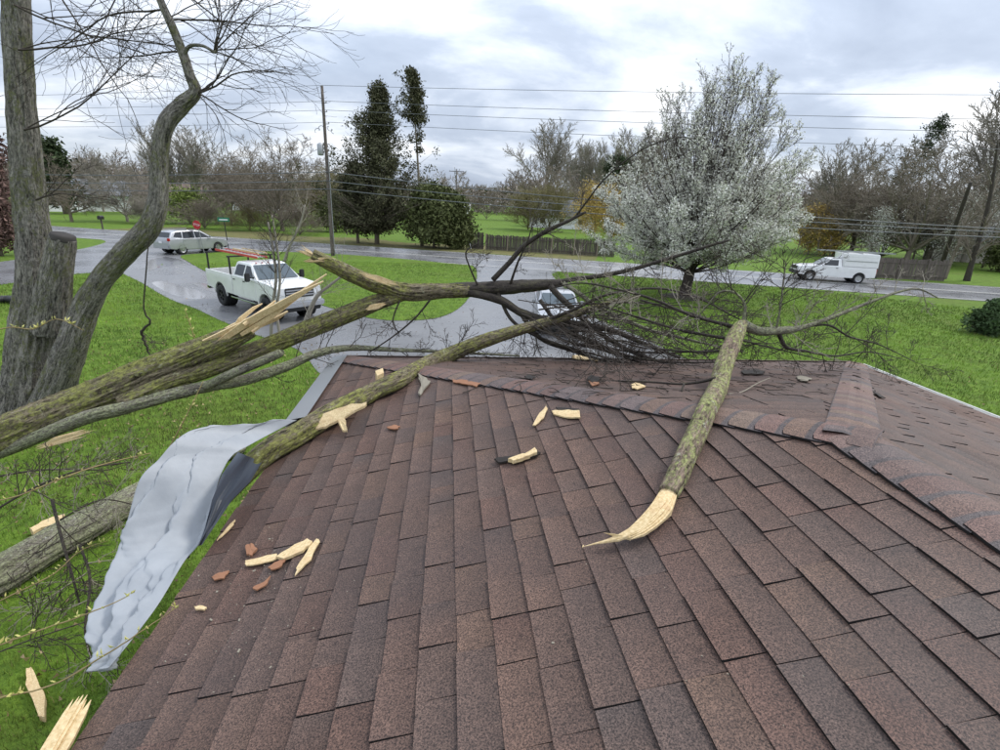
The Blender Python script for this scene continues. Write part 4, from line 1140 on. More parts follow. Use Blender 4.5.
chip('bark_piece', [(586, 378), (592, 375), (599, 377), (600, 382), (592, 383)], 'dark bark knot with orange torn wood on the front slope', m=M['bark_dark'], cat='bark piece', th=.025)
chip('wood_splinter', [(588, 381), (598, 379), (600, 384), (592, 386)], 'orange torn wood beside the dark bark knot', m=M['innerbark'], group=GP)
chip('wood_splinter', [(571, 355), (585, 356), (602, 358), (601, 361), (585, 360), (572, 358)], 'white strip of wood lying at the front edge of the roof', group=GP)
chip('wood_splinter', [(630, 384), (638, 382), (646, 387), (640, 389), (632, 388)], 'tan chip near the flat dark twig on the front slope', group=GP)
chip('bark_piece', [(796, 376), (804, 376), (812, 379), (808, 381), (798, 379)], 'small curled grey bark piece near the right hip', m=M['bark_pale'], cat='bark piece')
chip('bark_piece', [(740, 371), (752, 369), (766, 371), (764, 374), (744, 374)], 'dark bark strip on the front slope right of the branch', m=M['bark_dark'], cat='bark piece', th=.02)
chip('bark_piece', [(871, 390), (878, 393), (886, 398), (880, 397)], 'thin dark bark sliver on the right slope', m=M['bark_dark'], cat='bark piece')
chip('bark_piece', [(245, 546), (251, 543), (258, 549), (252, 556), (247, 555)], 'curled orange bark piece left of the crossed splinters', m=M['innerbark'], cat='bark piece', th=.03)
chip('bark_piece', [(211, 577), (220, 572), (230, 571), (224, 578), (213, 580)], 'orange bark shred nearest the tarp', m=M['innerbark'], cat='bark piece')
chip('bark_piece', [(252, 588), (262, 583), (272, 575), (268, 583), (256, 591)], 'orange bark shred below the crossed splinters', m=M['innerbark'], cat='bark piece')
chip('bark_piece', [(268, 567), (278, 561), (286, 559), (282, 566), (271, 570)], 'reddish bark sliver under the crossed splinters', m=M['innerbark'], cat='bark piece')
chip('wood_splinter', [(194, 607), (200, 605), (207, 607), (205, 610), (196, 610)], 'small tan chip on the shingles right of the tarp', group=GP)
chip('wood_slab', [(308, 427), (312, 418), (330, 411), (352, 404), (368, 402), (366, 406), (355, 411), (345, 417), (346, 424), (348, 431), (343, 431), (338, 421), (325, 427), (310, 431)],
     'large pale torn slab leaning against the mossy limb near the tarp', lift=.02, th=.03, surf=lambda a, b_, l_: roofpt(a, b_, l_ + .04 + .13 * (432 - b_) / 28))
# broken board at the eave, bottom left
b = MB()
q0, q1 = atx(93, 696, -1.36), atx(28, 795, -1.40)
slivers(b, q0 + (-.02, 0, .02), q1, (1, 0, -.15), (.2, 0, 1), .075, .012, 6, 8, .12, 0)
tag(b.build('split_board', M['wood']), 'long fresh split board along the near left eave', 'board')
def gsurf(a, b_, l_): return ground(a, b_, l_)
chip('wood_splinter', [(26, 668), (31, 666), (38, 680), (46, 697), (45, 718), (39, 718), (33, 700), (25, 684)], 'large pale slab of wood on the lawn at the lower left', surf=gsurf, lift=.08, th=.03)
chip('wood_splinter', [(29, 529), (42, 521), (57, 516), (66, 514), (60, 521), (44, 528), (32, 532)], 'tan torn wood on the lawn left of the log', surf=gsurf, lift=.12, th=.03)
lt_ = Tubes(); r = random.Random(31)
for i in range(260):
    a = r.uniform(500, 900) if r.random() < .7 else r.gauss(640, 60); b_ = r.triangular(354, 400, 360)
    p = roofpt(a, b_, .008)
    if p[1] > YF or p[0] < XE or p[2] < ZE - .05: continue
    th = r.random() * 6.28; L = r.uniform(.04, .28); pts = []
    for k in range(5):
        x_, y_ = p[0] + math.cos(th) * L * (k / 4 - .5), p[1] + math.sin(th) * L * (k / 4 - .5); th += r.uniform(-.25, .25)
        pts.append((x_, y_, max(roof_z(x_, y_), ZE) + .018 + r.uniform(0, .012)))
    lt_.add(np.array(pts), r.uniform(.002, .006), .0015, 4)
mb = MB(); lt_.into(mb); tag(mb.build('twig_litter', M['bark_twig']), 'litter of short broken twigs on the front slope of the roof', 'twigs', None, 'stuff')
# crumbs too small to count
cr_ = MB(); r = random.Random(77)
for i in range(230):
    if r.random() < .6: a, b_ = r.gauss(250, 45), r.gauss(585, 50)
    elif r.random() < .5: a, b_ = r.gauss(600, 110), r.gauss(378, 9)
    else: a, b_ = r.uniform(130, 1000), r.uniform(380, 745)
    if not (20 < a < 1000 and 360 < b_ < 748): continue
    p = roofpt(a, b_, .006)
    if p[0] < XE + .03 or p[1] > YF or p[2] < ZE - .02: continue
    s_ = r.uniform(.0015, .004) if r.random() < .92 else r.uniform(.005, .009)
    cr_.box(p, (s_ * r.uniform(.6, 2.4), s_, s_ * .5), rot=np.array(Matrix.Rotation(r.random() * 6.3, 3, 'Z')))
tag(cr_.build('wood_crumbs', M['bark_pale']), 'scattered wood crumbs and bud scales on the shingles', 'debris', None, 'stuff')

# ================================================================== BUDDING TWIGS NEAR THE CAMERA AT THE LEFT
def bud_twig(label, pts, count, seed, size=.011):
    t = thing('budding_twig', label, 'twig', group='budding twigs at the left')
    P, r_ = pxpath(pts, 6); r_ = r_ * .6; P = P + np.cumsum(np.random.default_rng(seed).normal(0, .0018 * np.linalg.norm(P[-1] - P[0]), P.shape), 0); b = MB(); b.tube(P, r_, 6, True, .04, seed); b.build('stem', M['bark_bud'], t, smooth=True)
    r = random.Random(seed); bb = MB()
    for i in range(count * 2):
        k = r.randrange(2, len(P)); c = P[k] + np.array((r.gauss(0, .006), r.gauss(0, .006), .006))
        d = unit((r.gauss(0, .6), r.gauss(0, .6), .8)); u = unit(np.cross(d, (r.random(), r.random(), .2))); s_ = size * r.uniform(.7, 1.6)
        w = np.cross(d, u)
        V = [c, c + d * s_ + u * s_ * .45, c + d * s_ * 2.1, c + d * s_ - u * s_ * .45, c + d * s_ + w * s_ * .35]
        bb.add(V, None, [(0, 1, 4), (1, 2, 4), (2, 3, 4), (3, 0, 4), (0, 2, 1), (0, 3, 2)])
    o = bb.build('buds', M['bud'], t); o['kind'] = 'stuff'
bud_twig('budding twig crossing the eave below the silver tarp tip', [(-30, 706, 1.75, 4), (0, 699, 1.75, 4), (52, 686, 1.76, 4), (104, 656, 1.78, 3.6), (140, 632, 1.8, 3), (176, 606, 1.85, 1.8)], 16, 1)
bud_twig('budding twig crossing in front of the tarp middle', [(-30, 655, 1.9, 4), (0, 646, 1.9, 4), (48, 629, 1.9, 3.6), (96, 614, 1.9, 3), (132, 598, 1.95, 1.8)], 14, 2)
bud_twig('budding twig reaching over the lawn log', [(-20, 610, 2.6, 3.5), (20, 590, 2.6, 3), (55, 573, 2.7, 2.6), (80, 552, 2.8, 1.8), (110, 540, 2.9, 1)], 14, 3)
bud_twig('long thin budding twig above the lawn log', [(-20, 505, 3.6, 3.5), (20, 495, 3.6, 3), (60, 478, 3.7, 3), (105, 462, 3.9, 2.4), (150, 452, 4.1, 1.4)], 16, 4, .014)
bud_twig('short budding twig left of the leaning stem base', [(-20, 335, 7, 2.6), (10, 327, 7, 2.4), (35, 328, 7, 2), (58, 318, 7, 1.6), (85, 330, 7, 1)], 16, 5, .024)
bud_twig('upright budding shoot behind the thick mossy limb', [(205, 372, 6.6, 2), (196, 345, 6.6, 1.8), (190, 325, 6.6, 1.6), (185, 312, 6.6, 1)], 10, 6, .022)
bud_twig('pair of slanting shoots in front of the tarp corner', [(165, 455, 4.9, 2.4), (180, 428, 4.95, 2.2), (192, 405, 5, 1.8), (205, 380, 5.1, 1.2)], 10, 7, .016)
hg = thing('hanging_twig', 'broken twig hanging beside the leaning stem over the lawn', 'twig')
P, r_ = thin(hg, [(150, 235, 9.0, 1.2), (147, 260, 9, 2), (144, 308, 9, 2.4), (150, 322, 9, 3), (142, 332, 9, 4.6), (146, 345, 9, 3.6), (150, 358, 9, 2), (147, 372, 9, 1.2)], M['bark_dark'], wob=.012)
side_twigs(hg, P, r_, 7, .5, 19, M['bark_twig'], t0=.4, up=.1, rmax=.005)
tn = thing('torn_twigs', 'tangle of bare torn twigs over the lower left lawn', 'twigs')
for i, pts in enumerate([[(-20, 520, 4.2, 4), (30, 490, 4.3, 4), (80, 470, 4.4, 3), (130, 462, 4.6, 2)], [(-20, 480, 5, 4), (40, 470, 5, 3), (100, 470, 5, 2)], [(52, 500, 4.5, 5), (62, 540, 4.2, 5), (72, 575, 4, 4.5), (80, 605, 3.9, 3)], [(80, 545, 4, 4), (90, 580, 3.8, 4), (85, 630, 3.5, 4), (92, 660, 3.4, 3)],
                         [(-20, 660, 3, 3), (30, 640, 3, 2.6), (85, 622, 3.1, 2)], [(60, 520, 4.4, 3), (100, 500, 4.5, 2.6), (135, 505, 4.6, 1.8)]]):
    P, r_ = thin(tn, pts, M['bark_dark'] if i in (2, 3) else M['bark_twig'])
    side_twigs(tn, P, r_, 9, .55, 100 + i, M['bark_pale'] if i % 2 else M['bark_twig'], up=.2, rmax=.005)

# ================================================================== VEHICLES
def prism(name, prof, hw, m, parent, bevel=.03, seg=2, y0=None, smooth=True):
    """side profile (x, z) extruded across; hw = half width or f(x, z); y0: (ya, yb) one-sided"""
    f = hw if callable(hw) else (lambda x, z: hw)
    bm = bmesh.new()
    if y0 is None:
        Lv = [bm.verts.new((x, f(x, z), z)) for x, z in prof]; Rv = [bm.verts.new((x, -f(x, z), z)) for x, z in prof]
    else:
        Lv = [bm.verts.new((x, y0[1], z)) for x, z in prof]; Rv = [bm.verts.new((x, y0[0], z)) for x, z in prof]
    n = len(prof)
    fl = bm.faces.new(Lv); fr = bm.faces.new(Rv[::-1])
    for i in range(n): bm.faces.new((Lv[i], Rv[i], Rv[(i + 1) % n], Lv[(i + 1) % n]))
    bmesh.ops.recalc_face_normals(bm, faces=bm.faces)
    if bevel:
        ed = list(set(fl.edges[:]) | set(fr.edges[:]))
        bmesh.ops.bevel(bm, geom=ed, offset=bevel, segments=seg, affect='EDGES', profile=.6)
    bmesh.ops.triangulate(bm, faces=[fc for fc in bm.faces if len(fc.verts) > 4])
    o = bm_obj(bm, name, m, parent, smooth)
    if smooth:
        try: o.data.set_sharp_from_angle(angle=R(32))
        except Exception: pass
    return o
def arc(cx, cz, r, n=9):   # wheel arch from rear to front along the bottom, going over the wheel
    return [(cx - r * math.cos(t), cz + r * math.sin(t)) for t in np.linspace(0, math.pi, n)]
def side_panel(name, prof, hw, m, parent, side, off=.006, th=.012):
    f = hw if callable(hw) else (lambda x, z: hw)
    b = MB(); n = len(prof)
    o = np.array([(x, side * (f(x, z) + off), z) for x, z in prof]); i_ = np.array([(x, side * (f(x, z) - th), z) for x, z in prof])
    c = o.mean(0)
    V = np.vstack([o, i_, [c]])
    t = [(i, (i + 1) % n, 2 * n) if side < 0 else ((i + 1) % n, i, 2 * n) for i in range(n)]
    q = [(i, n + i, n + (i + 1) % n, (i + 1) % n) for i in range(n)]
    b.add(V, q, t); return b.build(name, m, parent)
def quad_panel(name, pts, m, parent, th=.01):
    p = np.array(pts, float); nn = unit(np.cross(p[1] - p[0], p[3] - p[0]))
    b = MB(); b.add(np.vstack([p, p - nn * th]), [(0, 1, 2, 3), (7, 6, 5, 4), (0, 4, 5, 1), (1, 5, 6, 2), (2, 6, 7, 3), (3, 7, 4, 0)])
    return b.build(name, m, parent)
def wheel(parent, x, y, r, w, rim_m, side, spokes=6):
    b = MB(); hw = w / 2
    b.lathe([(r * .62, -hw * .9), (r * .9, -hw), (r * .985, -hw * .8), (r, -hw * .4), (r, hw * .4), (r * .985, hw * .8), (r * .9, hw), (r * .62, hw * .9), (r * .62, -hw * .9)], 28, 'y', (x, y, r))
    t = b.build('wheel', M['tyre'], parent, smooth=True)
    b = MB(); s = side
    b.lathe([(r * .64, s * hw * .78), (r * .6, s * hw * .92), (r * .52, s * hw * .8), (r * .48, s * hw * .45), (.001, s * hw * .4)], 28, 'y', (x, y, r))
    for k in range(spokes):
        a = k * 2 * math.pi / spokes
        rot = np.array(Matrix.Rotation(a, 3, 'Y'))
        c = np.array((0, s * hw * .68, r * .3)); c = rot @ c + np.array((x, y, r))
        b.box(c, (r * .13, hw * .25, r * .5), rot)
    b.lathe([(r * .14, s * hw * .5), (r * .14, s * hw * .85), (.001, s * hw * .88)], 14, 'y', (x, y, r))
    b.build('rim', rim_m, t)
def boxp(name, c, s, m, parent, bevel=.015):
    bm = bmesh.new(); bmesh.ops.create_cube(bm, size=1)
    for v in bm.verts: v.co = Vector((v.co.x * s[0] + c[0], v.co.y * s[1] + c[1], v.co.z * s[2] + c[2]))
    if bevel: bmesh.ops.bevel(bm, geom=bm.edges[:], offset=min(bevel, min(s) * .3), segments=2, affect='EDGES')
    return bm_obj(bm, name, m, parent)

def ladder(name, label, length, width, m, loc_matrix, rungs=11):
    t = thing(name, label, 'ladder'); t.matrix_world = loc_matrix
    for s in (-1, 1):
        b = MB(); b.box((0, s * width / 2, 0), (length, .03, .085)); b.build('rail', m, t)
    for i in range(rungs):
        x = -length / 2 + length * (i + .5) / rungs
        b = MB(); b.tube([(x, -width / 2 + .016, 0), (x, width / 2 - .016, 0)], .017, 8); b.build('rung', M['grey_metal'], t)
    return t

def crew_pickup():
    t = thing('pickup_truck', 'lifted white crew cab pickup with ladder rack on the driveway', 'pickup truck')
    P = M['white_paint']; fa, ra, R_, wr = 1.995, -1.995, .56, .44
    hwf = lambda x, z: .985 - .05 * max(0, z - 1.15) - (.05 * max(0, x - 2.3))
    body = [(2.86, .78), (2.9, 1.05), (2.84, 1.36), (2.55, 1.45), (1.5, 1.52), (1.2, 1.5), (-.72, 1.5), (-.72, .72)] + arc(ra, .46, .0)[:0]
    bodyp = [(2.86, .76)] + [(2.9, 1.05), (2.84, 1.36), (2.55, 1.45), (1.5, 1.52), (-.72, 1.5), (-.72, .66)] + [(1.36, .66)] + arc(fa, .5, R_)[0:] + [(2.62, .7)]
    prism('body', bodyp, hwf, P, t, .045, 3)
    cabw = lambda x, z: .95 - .22 * max(0, (z - 1.48)) / .58
    cab = [(1.42, 1.49), (.68, 2.05), (.45, 2.09), (-.45, 2.09), (-.6, 2.04), (-.7, 1.49)]
    prism('cab', cab, cabw, P, t, .05, 3)
    quad_panel('windscreen', [(1.40, -.84, 1.53), (1.40, .84, 1.53), (.735, .70, 2.025), (.735, -.70, 2.025)], M['glass_pale'], t).location = (.012, 0, .012)
    quad_panel('rear_window', [(-.702, .7, 1.56), (-.702, -.7, 1.56), (-.625, -.62, 1.98), (-.625, .62, 1.98)], M['glass'], t).location = (-.012, 0, 0)
    for s in (-1, 1):
        side_panel('side_window', [(1.12, 1.55), (.66, 1.97), (.32, 1.99), (.32, 1.55)], cabw, M['glass'], t, s)
        side_panel('side_window', [(.22, 1.55), (.22, 1.99), (-.4, 1.98), (-.5, 1.9), (-.52, 1.55)], cabw, M['glass'], t, s)
        for x0, x1 in ((.27, 1.3), (-.6, .25)):
            d = side_panel('door', [(x0, .74), (x0, 1.49), (x1, 1.49), (x1, .74)], hwf, P, t, s, .012, .002)
            b = MB(); b.box((x0 + .12, s * (hwf(0, 1.3) + .025), 1.36), (.16, .025, .035)); b.build('handle', M['black'], d)
        mr = boxp('mirror', (1.12, s * 1.17, 1.62), (.12, .2, .34), M['black'], t, .03)
        b = MB(); b.box((1.12, s * 1.0, 1.6), (.05, .2, .05)); b.build('arm', M['black'], mr)
        boxp('running_board', (.2, s * .98, .58), (2.1, .16, .06), M['chrome'], t, .02)
        # bed side
        bedp = [(-.76, .68), (-.76, 1.5), (-3.28, 1.5), (-3.3, 1.2), (-3.28, .74), (-2.62, .72)] + arc(ra, .5, R_)[::1] + [(-1.36, .68)]
        bedp = [(-.76, .68), (-.76, 1.5), (-3.28, 1.5), (-3.3, 1.2), (-3.28, .74)] + [(-2.57, .7)] + arc(ra, .5, R_) + [(-1.42, .68)]
        prism('bed_side', bedp, 0, P, t, .02, 2, y0=(s * .985 - (.09 if s > 0 else 0), s * .985 + (.09 if s < 0 else 0)))
        quad_panel('headlamp', [(2.865, s * .93 , 1.08), (2.865, s * .62, 1.08), (2.83, s * .62, 1.34), (2.83, s * .93, 1.34)][::s], M['lamp_clear'], t, .03).location = (.03, 0, 0)
        boxp('tail_lamp', (-3.3, s * .91, 1.2), (.04, .12, .42), M['lamp_red'], t)
        for x in (ra, fa): wheel(t, x, s * .83, .46, .32, M['rim_dark'], s)
        for x in (ra, fa):
            b = MB(); b.lathe([(.54, -.3 * s), (.54, .0), (.001, .0)], 20, 'y', (x, s * .78, .52)); b.build('wheel_well', M['black'], t)
    boxp('bed_floor', (-2.02, 0, .95), (2.5, 1.8, .06), M['black'], t)
    boxp('tailgate', (-3.25, 0, 1.2), (.07, 1.78, .58), P, t, .02)
    boxp('front_bumper', (2.98, 0, .72), (.2, 1.98, .24), M['chrome'], t, .05)
    boxp('lower_valance', (2.9, 0, .52), (.2, 1.7, .18), M['black'], t, .04)
    boxp('rear_bumper', (-3.38, 0, .68), (.18, 1.9, .18), M['chrome'], t, .04)
    gr = boxp('grille', (2.9, 0, 1.16), (.05, 1.2, .38), M['black'], t, .02)
    for z in (1.06, 1.16, 1.26):
        b = MB(); b.box((2.935, 0, z), (.03, 1.18, .05)); b.build('bar', M['chrome'], gr)
    b = MB(); b.lathe([(.001, 0.02), (.09, .012), (.09, 0)], 18, 'x', (2.952, 0, 1.16)); b.build('badge', M['black'], gr)
    for x in (-.95, -3.1):
        rk = MB()
        for s in (-1, 1): rk.box((x, s * .9, 1.85), (.06, .06, .72))
        rk.build('rack_post', M['black'], t)
        b = MB(); b.box((x, 0, 2.23), (.06, 1.95, .06)); b.build('rack_bar', M['black'], t)
    for y in (-.5, -.25, 0, .25, .5):
        boxp('roof_marker', (.6, y, 2.10), (.1, .05, .03), M['lamp_red'], t, .01)
    boxp('chassis', (-.2, 0, .58), (5.6, .9, .2), M['black'], t, .02)
    return t
tr = crew_pickup()
hd_ = math.atan2(-.705, .71)
tr.location = (*((np.array((-6.5, 21.1)) + np.array((-9.33, 23.9))) / 2), .014); tr.rotation_euler = (0, 0, hd_)
Mx = Matrix.Translation(tr.location) @ Matrix.Rotation(hd_, 4, 'Z')
ladder('ladder', 'red ladder lying on the rack over the crew cab pickup', 3.9, .42, M['red_ladder'], Mx @ Matrix.Translation((-1.3, -.25, 2.31)), 12)
ladder('ladder', 'pale yellow ladder on the rack of the crew cab pickup', 2.4, .4, M['wood'], Mx @ Matrix.Translation((-2.0, .5, 2.31)), 8)

def service_pickup():
    t = thing('pickup_truck', 'white single cab work pickup with a tall utility cap driving on the road', 'pickup truck')
    P = M['white_paint2']; fa, ra, R_ = 1.75, -1.75, .45
    hwf = lambda x, z: .97 - .04 * max(0, z - .95) - .06 * max(0, x - 2.1)
    body = [(2.66, .52), (2.72, .8), (2.62, 1.1), (2.2, 1.17), (1.15, 1.24), (-.35, 1.25), (-.4, 1.25), (-2.82, 1.25), (-2.86, .9), (-2.84, .52)] + [(ra - R_ - .05, .46)] + arc(ra, .42, R_) + [(ra + R_ + .04, .4), (fa - R_ - .04, .4)] + arc(fa, .42, R_) + [(fa + R_ + .05, .46)]
    prism('body', body, hwf, P, t, .04, 3)
    cabw = lambda x, z: .92 - .2 * max(0, (z - 1.22)) / .6
    prism('cab', [(1.15, 1.22), (.45, 1.78), (.25, 1.83), (-.2, 1.83), (-.36, 1.78), (-.42, 1.22)], cabw, P, t, .05, 3)
    quad_panel('windscreen', [(1.13, -.82, 1.27), (1.13, .82, 1.27), (.5, .68, 1.76), (.5, -.68, 1.76)], M['glass_pale'], t).location = (.012, 0, .012)
    capw = lambda x, z: .96 - .03 * max(0, z - 1.25)
    cap = prism('utility_cap', [(-.44, 1.26), (-.34, 2.2), (-.3, 2.28), (-2.8, 2.28), (-2.86, 2.2), (-2.9, 1.26)], capw, P, t, .04, 2)
    for s in (-1, 1):
        side_panel('side_window', [(.92, 1.28), (.46, 1.7), (-.12, 1.71), (-.12, 1.28)], cabw, M['glass'], t, s)
        d = side_panel('door', [(-.2, .5), (-.2, 1.23), (1.02, 1.23), (1.02, .5)], hwf, P, t, s, .01, .002)
        b = MB(); b.box((-.05, s * (hwf(0, 1.1) + .02), 1.1), (.16, .025, .035)); b.build('handle', M['black'], d)
        boxp('mirror', (.86, s * 1.06, 1.38), (.1, .2, .18), M['black'], t, .03)
        for z0, z1 in ((1.3, 1.68), (1.74, 2.0), (2.04, 2.2)):
            p = side_panel('cap_door', [(-.52, z0), (-.5, z1), (-2.78, z1), (-2.8, z0)], capw, P, t, s, .014, .002)
        b = MB(); b.box((-1.65, s * .975, 1.71), (2.2, .03, .03)); b.build('trim_strip', M['grey_metal'], cap)
        quad_panel('headlamp', [(2.64, s * .92, .88), (2.64, s * .62, .88), (2.6, s * .62, 1.06), (2.6, s * .92, 1.06)][::s], M['lamp_clear'], t, .03).location = (.035, 0, 0)
        boxp('tail_lamp', (-2.86, s * .88, .98), (.05, .13, .36), M['lamp_red'], t)
        for x in (ra, fa): wheel(t, x, s * .82, .38, .26, M['rim'], s, 5)
        for x in (ra, fa):
            b = MB(); b.lathe([(.44, -.25 * s), (.44, 0), (.001, 0)], 20, 'y', (x, s * .78, .42)); b.build('wheel_well', M['black'], t)
    boxp('front_bumper', (2.74, 0, .6), (.18, 1.92, .26), M['black'], t, .05)
    boxp('grille', (2.68, 0, .92), (.06, 1.2, .3), M['black'], t, .02)
    boxp('rear_bumper', (-2.95, 0, .58), (.16, 1.85, .16), M['black'], t, .04)
    for x in (-.6, -1.6, -2.6): boxp('roof_bar', (x, 0, 2.31), (.06, 1.8, .06), M['grey_metal'], t, .01)
    boxp('chassis', (-.2, 0, .42), (5.0, .9, .14), M['black'], t, .02)
    return t
sv = service_pickup()
sh = math.atan2(RD[1], RD[0])
nside = ground(832, 282.2)[:2]
svc = nside + RN * .82
sv.location = (*svc, .02); sv.rotation_euler = (0, 0, sh)
Mx = Matrix.Translation(sv.location) @ Matrix.Rotation(sh, 4, 'Z')
ladder('ladder', 'long aluminium ladder on top of the white utility cap', 5.4, .45, M['grey_metal'], Mx @ Matrix.Translation((-1.25, .45, 2.4)), 16)

def wagon(label, P, scale, hatch=True, name='car'):
    t = thing(name, label, 'car')
    fa, ra, R_ = 1.33, -1.33, .37
    hwf = lambda x, z: .89 - .05 * max(0, z - .8) - .07 * max(0, abs(x) - 1.7)
    body = [(2.14, .42), (2.22, .62), (2.12, .82), (1.75, .93), (1.0, 1.02), (-1.6, 1.06), (-2.12, 1.04), (-2.22, .75), (-2.16, .4)] + [(ra - R_ - .03, .33)] + arc(ra, .34, R_) + [(ra + R_ + .03, .28), (fa - R_ - .03, .28)] + arc(fa, .34, R_) + [(fa + R_ + .03, .34)]
    prism('body', body, hwf, P, t, .06, 3)
    cw = lambda x, z: .84 - .17 * max(0, z - 1.0) / .55
    top = [(1.1, 1.0), (.25, 1.5), (-.1, 1.56), (-1.3, 1.55), (-1.85, 1.47), (-2.1, 1.04)] if hatch else [(1.05, 1.0), (.25, 1.38), (-.1, 1.43), (-.75, 1.41), (-1.75, 1.03)]
    prism('cabin', top, cw, P, t, .06, 3)
    if hatch:
        quad_panel('rear_window', [(-2.06, .66, 1.13), (-2.06, -.66, 1.13), (-1.88, -.58, 1.43), (-1.88, .58, 1.43)], M['glass'], t).location = (-.016, 0, 0)
        wins = [[(.78, 1.06), (.22, 1.43), (-.25, 1.48), (-.25, 1.06)], [(-.32, 1.06), (-.32, 1.48), (-1.1, 1.48), (-1.18, 1.06)], [(-1.24, 1.08), (-1.18, 1.47), (-1.6, 1.44), (-1.82, 1.16)]]
        ws = [(1.07, -.74, 1.04), (1.07, .74, 1.04), (.3, .62, 1.475), (.3, -.62, 1.475)]
    else:
        quad_panel('rear_window', [(-1.6, .66, 1.1), (-1.6, -.66, 1.1), (-.85, -.6, 1.395), (-.85, .6, 1.395)], M['glass'], t).location = (-.02, 0, .02)
        wins = [[(.75, 1.05), (.22, 1.32), (-.2, 1.37), (-.2, 1.05)], [(-.27, 1.05), (-.27, 1.37), (-.75, 1.35), (-1.2, 1.08)]]
        ws = [(1.0, -.74, 1.045), (1.0, .74, 1.045), (.3, .64, 1.365), (.3, -.64, 1.365)]
    quad_panel('windscreen', ws, M['glass_pale'], t).location = (.016, 0, .016)
    for s in (-1, 1):
        for w_ in wins: side_panel('side_window', w_, cw, M['glass'], t, s)
        for x0, x1 in ((-.27, .85), (-1.25, -.3)):
            d = side_panel('door', [(x0, .36), (x0, 1.0), (x1, 1.0), (x1, .36)] if x0 > -1 else [(x0 + .18, .36), (x0, .75), (x0, 1.02), (x1, 1.01), (x1, .36)], hwf, P, t, s, .008, .002)
            b = MB(); b.box((x0 + .14, s * (hwf(0, .9) + .02), .92), (.16, .025, .03)); b.build('handle', P, d)
        boxp('mirror', (.7, s * .98, 1.1), (.12, .18, .13), P, t, .03)
        quad_panel('headlamp', [(2.16, s * .8, .66), (2.16, s * .48, .66), (2.06, s * .5, .83), (2.0, s * .8, .84)][::s], M['lamp_clear'], t, .03).location = (.05, 0, .0)
        boxp('tail_lamp', (-2.14, s * .74, .98), (.12, .22, .2), M['lamp_red'], t, .03)
        if hatch: boxp('roof_rail', (-.7, s * .6, 1.6), (1.7, .04, .04), M['grey_metal'], t, .01)
        for x in (ra, fa): wheel(t, x, s * .78, .335, .22, M['rim'], s, 5)
        for x in (ra, fa):
            b = MB(); b.lathe([(.36, -.22 * s), (.36, 0), (.001, 0)], 20, 'y', (x, s * .72, .34)); b.build('wheel_well', M['black'], t)
    boxp('rear_bumper', (-2.2, 0, .5), (.14, 1.6, .24), P, t, .05)
    boxp('number_plate', (-2.235, 0, .8), (.02, .31, .15), M['sign_white'], t, .005)
    boxp('grille', (2.19, 0, .6), (.05, .9, .16), M['black'], t, .02)
    boxp('lower_valance', (2.12, 0, .36), (.16, 1.4, .16), M['black'], t, .03)
    t.scale = (scale,) * 3
    return t
suv = wagon('silver wagon with open rear hatch side on at the stop sign', M['silver_paint'], 1.16)
suv['label'] = 'silver wagon waiting by the stop sign at the road junction'
a_, b2 = ground(183, 254.5)[:2], ground(213.6, 250)[:2]
hv = np.array((.5, .87)); hv /= np.linalg.norm(hv)
nr = np.array((-hv[1], hv[0]))
suv.location = (*(a_ + hv * 1.33 * 1.16 + nr * .9), .012); suv.rotation_euler = (0, 0, math.atan2(hv[1], hv[0]))
car = wagon('pale silver sedan parked nose to the house behind the brush pile', M['silver_paint'], 1.0, hatch=False)
cg = ground(556, 326)[:2]
car.location = (cg[0], cg[1] + .3, .014); car.rotation_euler = (0, 0, R(-97))

# ================================================================== POLES, WIRES, SIGNS
def utility_pole(label, P0, h, r0, lean=(0, 0), arms=(), extras=True):
    t = thing('utility_pole', label, 'utility pole', (P0[0], P0[1], 0))
    top = np.array((lean[0], lean[1], h))
    b = MB(); b.tube([top * f for f in np.linspace(-.03, 1, 14)], np.linspace(r0, r0 * .62, 14), 14, True, .03, 2.); b.build('pole', M['pole_wood'], t, smooth=True)
    for z, w, ang in arms:
        b = MB(); c, s_ = math.cos(ang), math.sin(ang)
        b.box(top * (z / h), (w, .1, .12), np.array(Matrix.Rotation(ang, 3, 'Z'))); b.build('crossarm', M['pole_wood'], t)
        for f in (-.46, -.15, .15, .46):
            p = top * (z / h) + np.array((c, s_, 0)) * f * w
            b = MB(); b.lathe([(.03, .06), (.05, .1), (.03, .14), (.05, .18), (.02, .22)], 10, 'z', p); b.build('insulator', M['ceramic'], t)
    return t
pb = ground(333, 256)
ph_ = height_at(pb, 86)
pl = utility_pole('tall wooden utility pole with transformer beside the main road', pb, ph_, .17)
zz = [ph_ - .1, height_at(pb, 103), height_at(pb, 112), height_at(pb, 124)]
for i, z in enumerate(zz):
    b = MB(); s_ = .25 if i else 0
    if i: b.tube([(0, 0, z), (.25 * (1 if i != 3 else 1.4), -.05, z + .02)], .03, 6)
    b.lathe([(.03, 0), (.06, .04), (.03, .08), (.06, .12), (.02, .16)], 10, 'z', (s_ if i != 3 else .35, -.05, z)); b.build('insulator', M['ceramic'], pl)
z = height_at(pb, 150)
b = MB(); b.lathe([(.001, -.45), (.22, -.42), (.24, -.35), (.24, .35), (.2, .42), (.05, .5), (.001, .5)], 16, 'z', (-.42, -.1, z)); b.build('transformer', M['grey_metal'], pl, smooth=True)
for sx in (-1, 1):
    b = MB(); th = np.linspace(0, 5.5, 14); b.tube(np.stack([sx * (.2 + .5 * th / 5.5) + .12 * np.cos(th * 2), np.full_like(th, -.08), height_at(pb, 127) - .35 * th / 5.5 + .12 * np.sin(th * 2)], -1), .022, 6); b.build('jumper', M['wire'], pl)
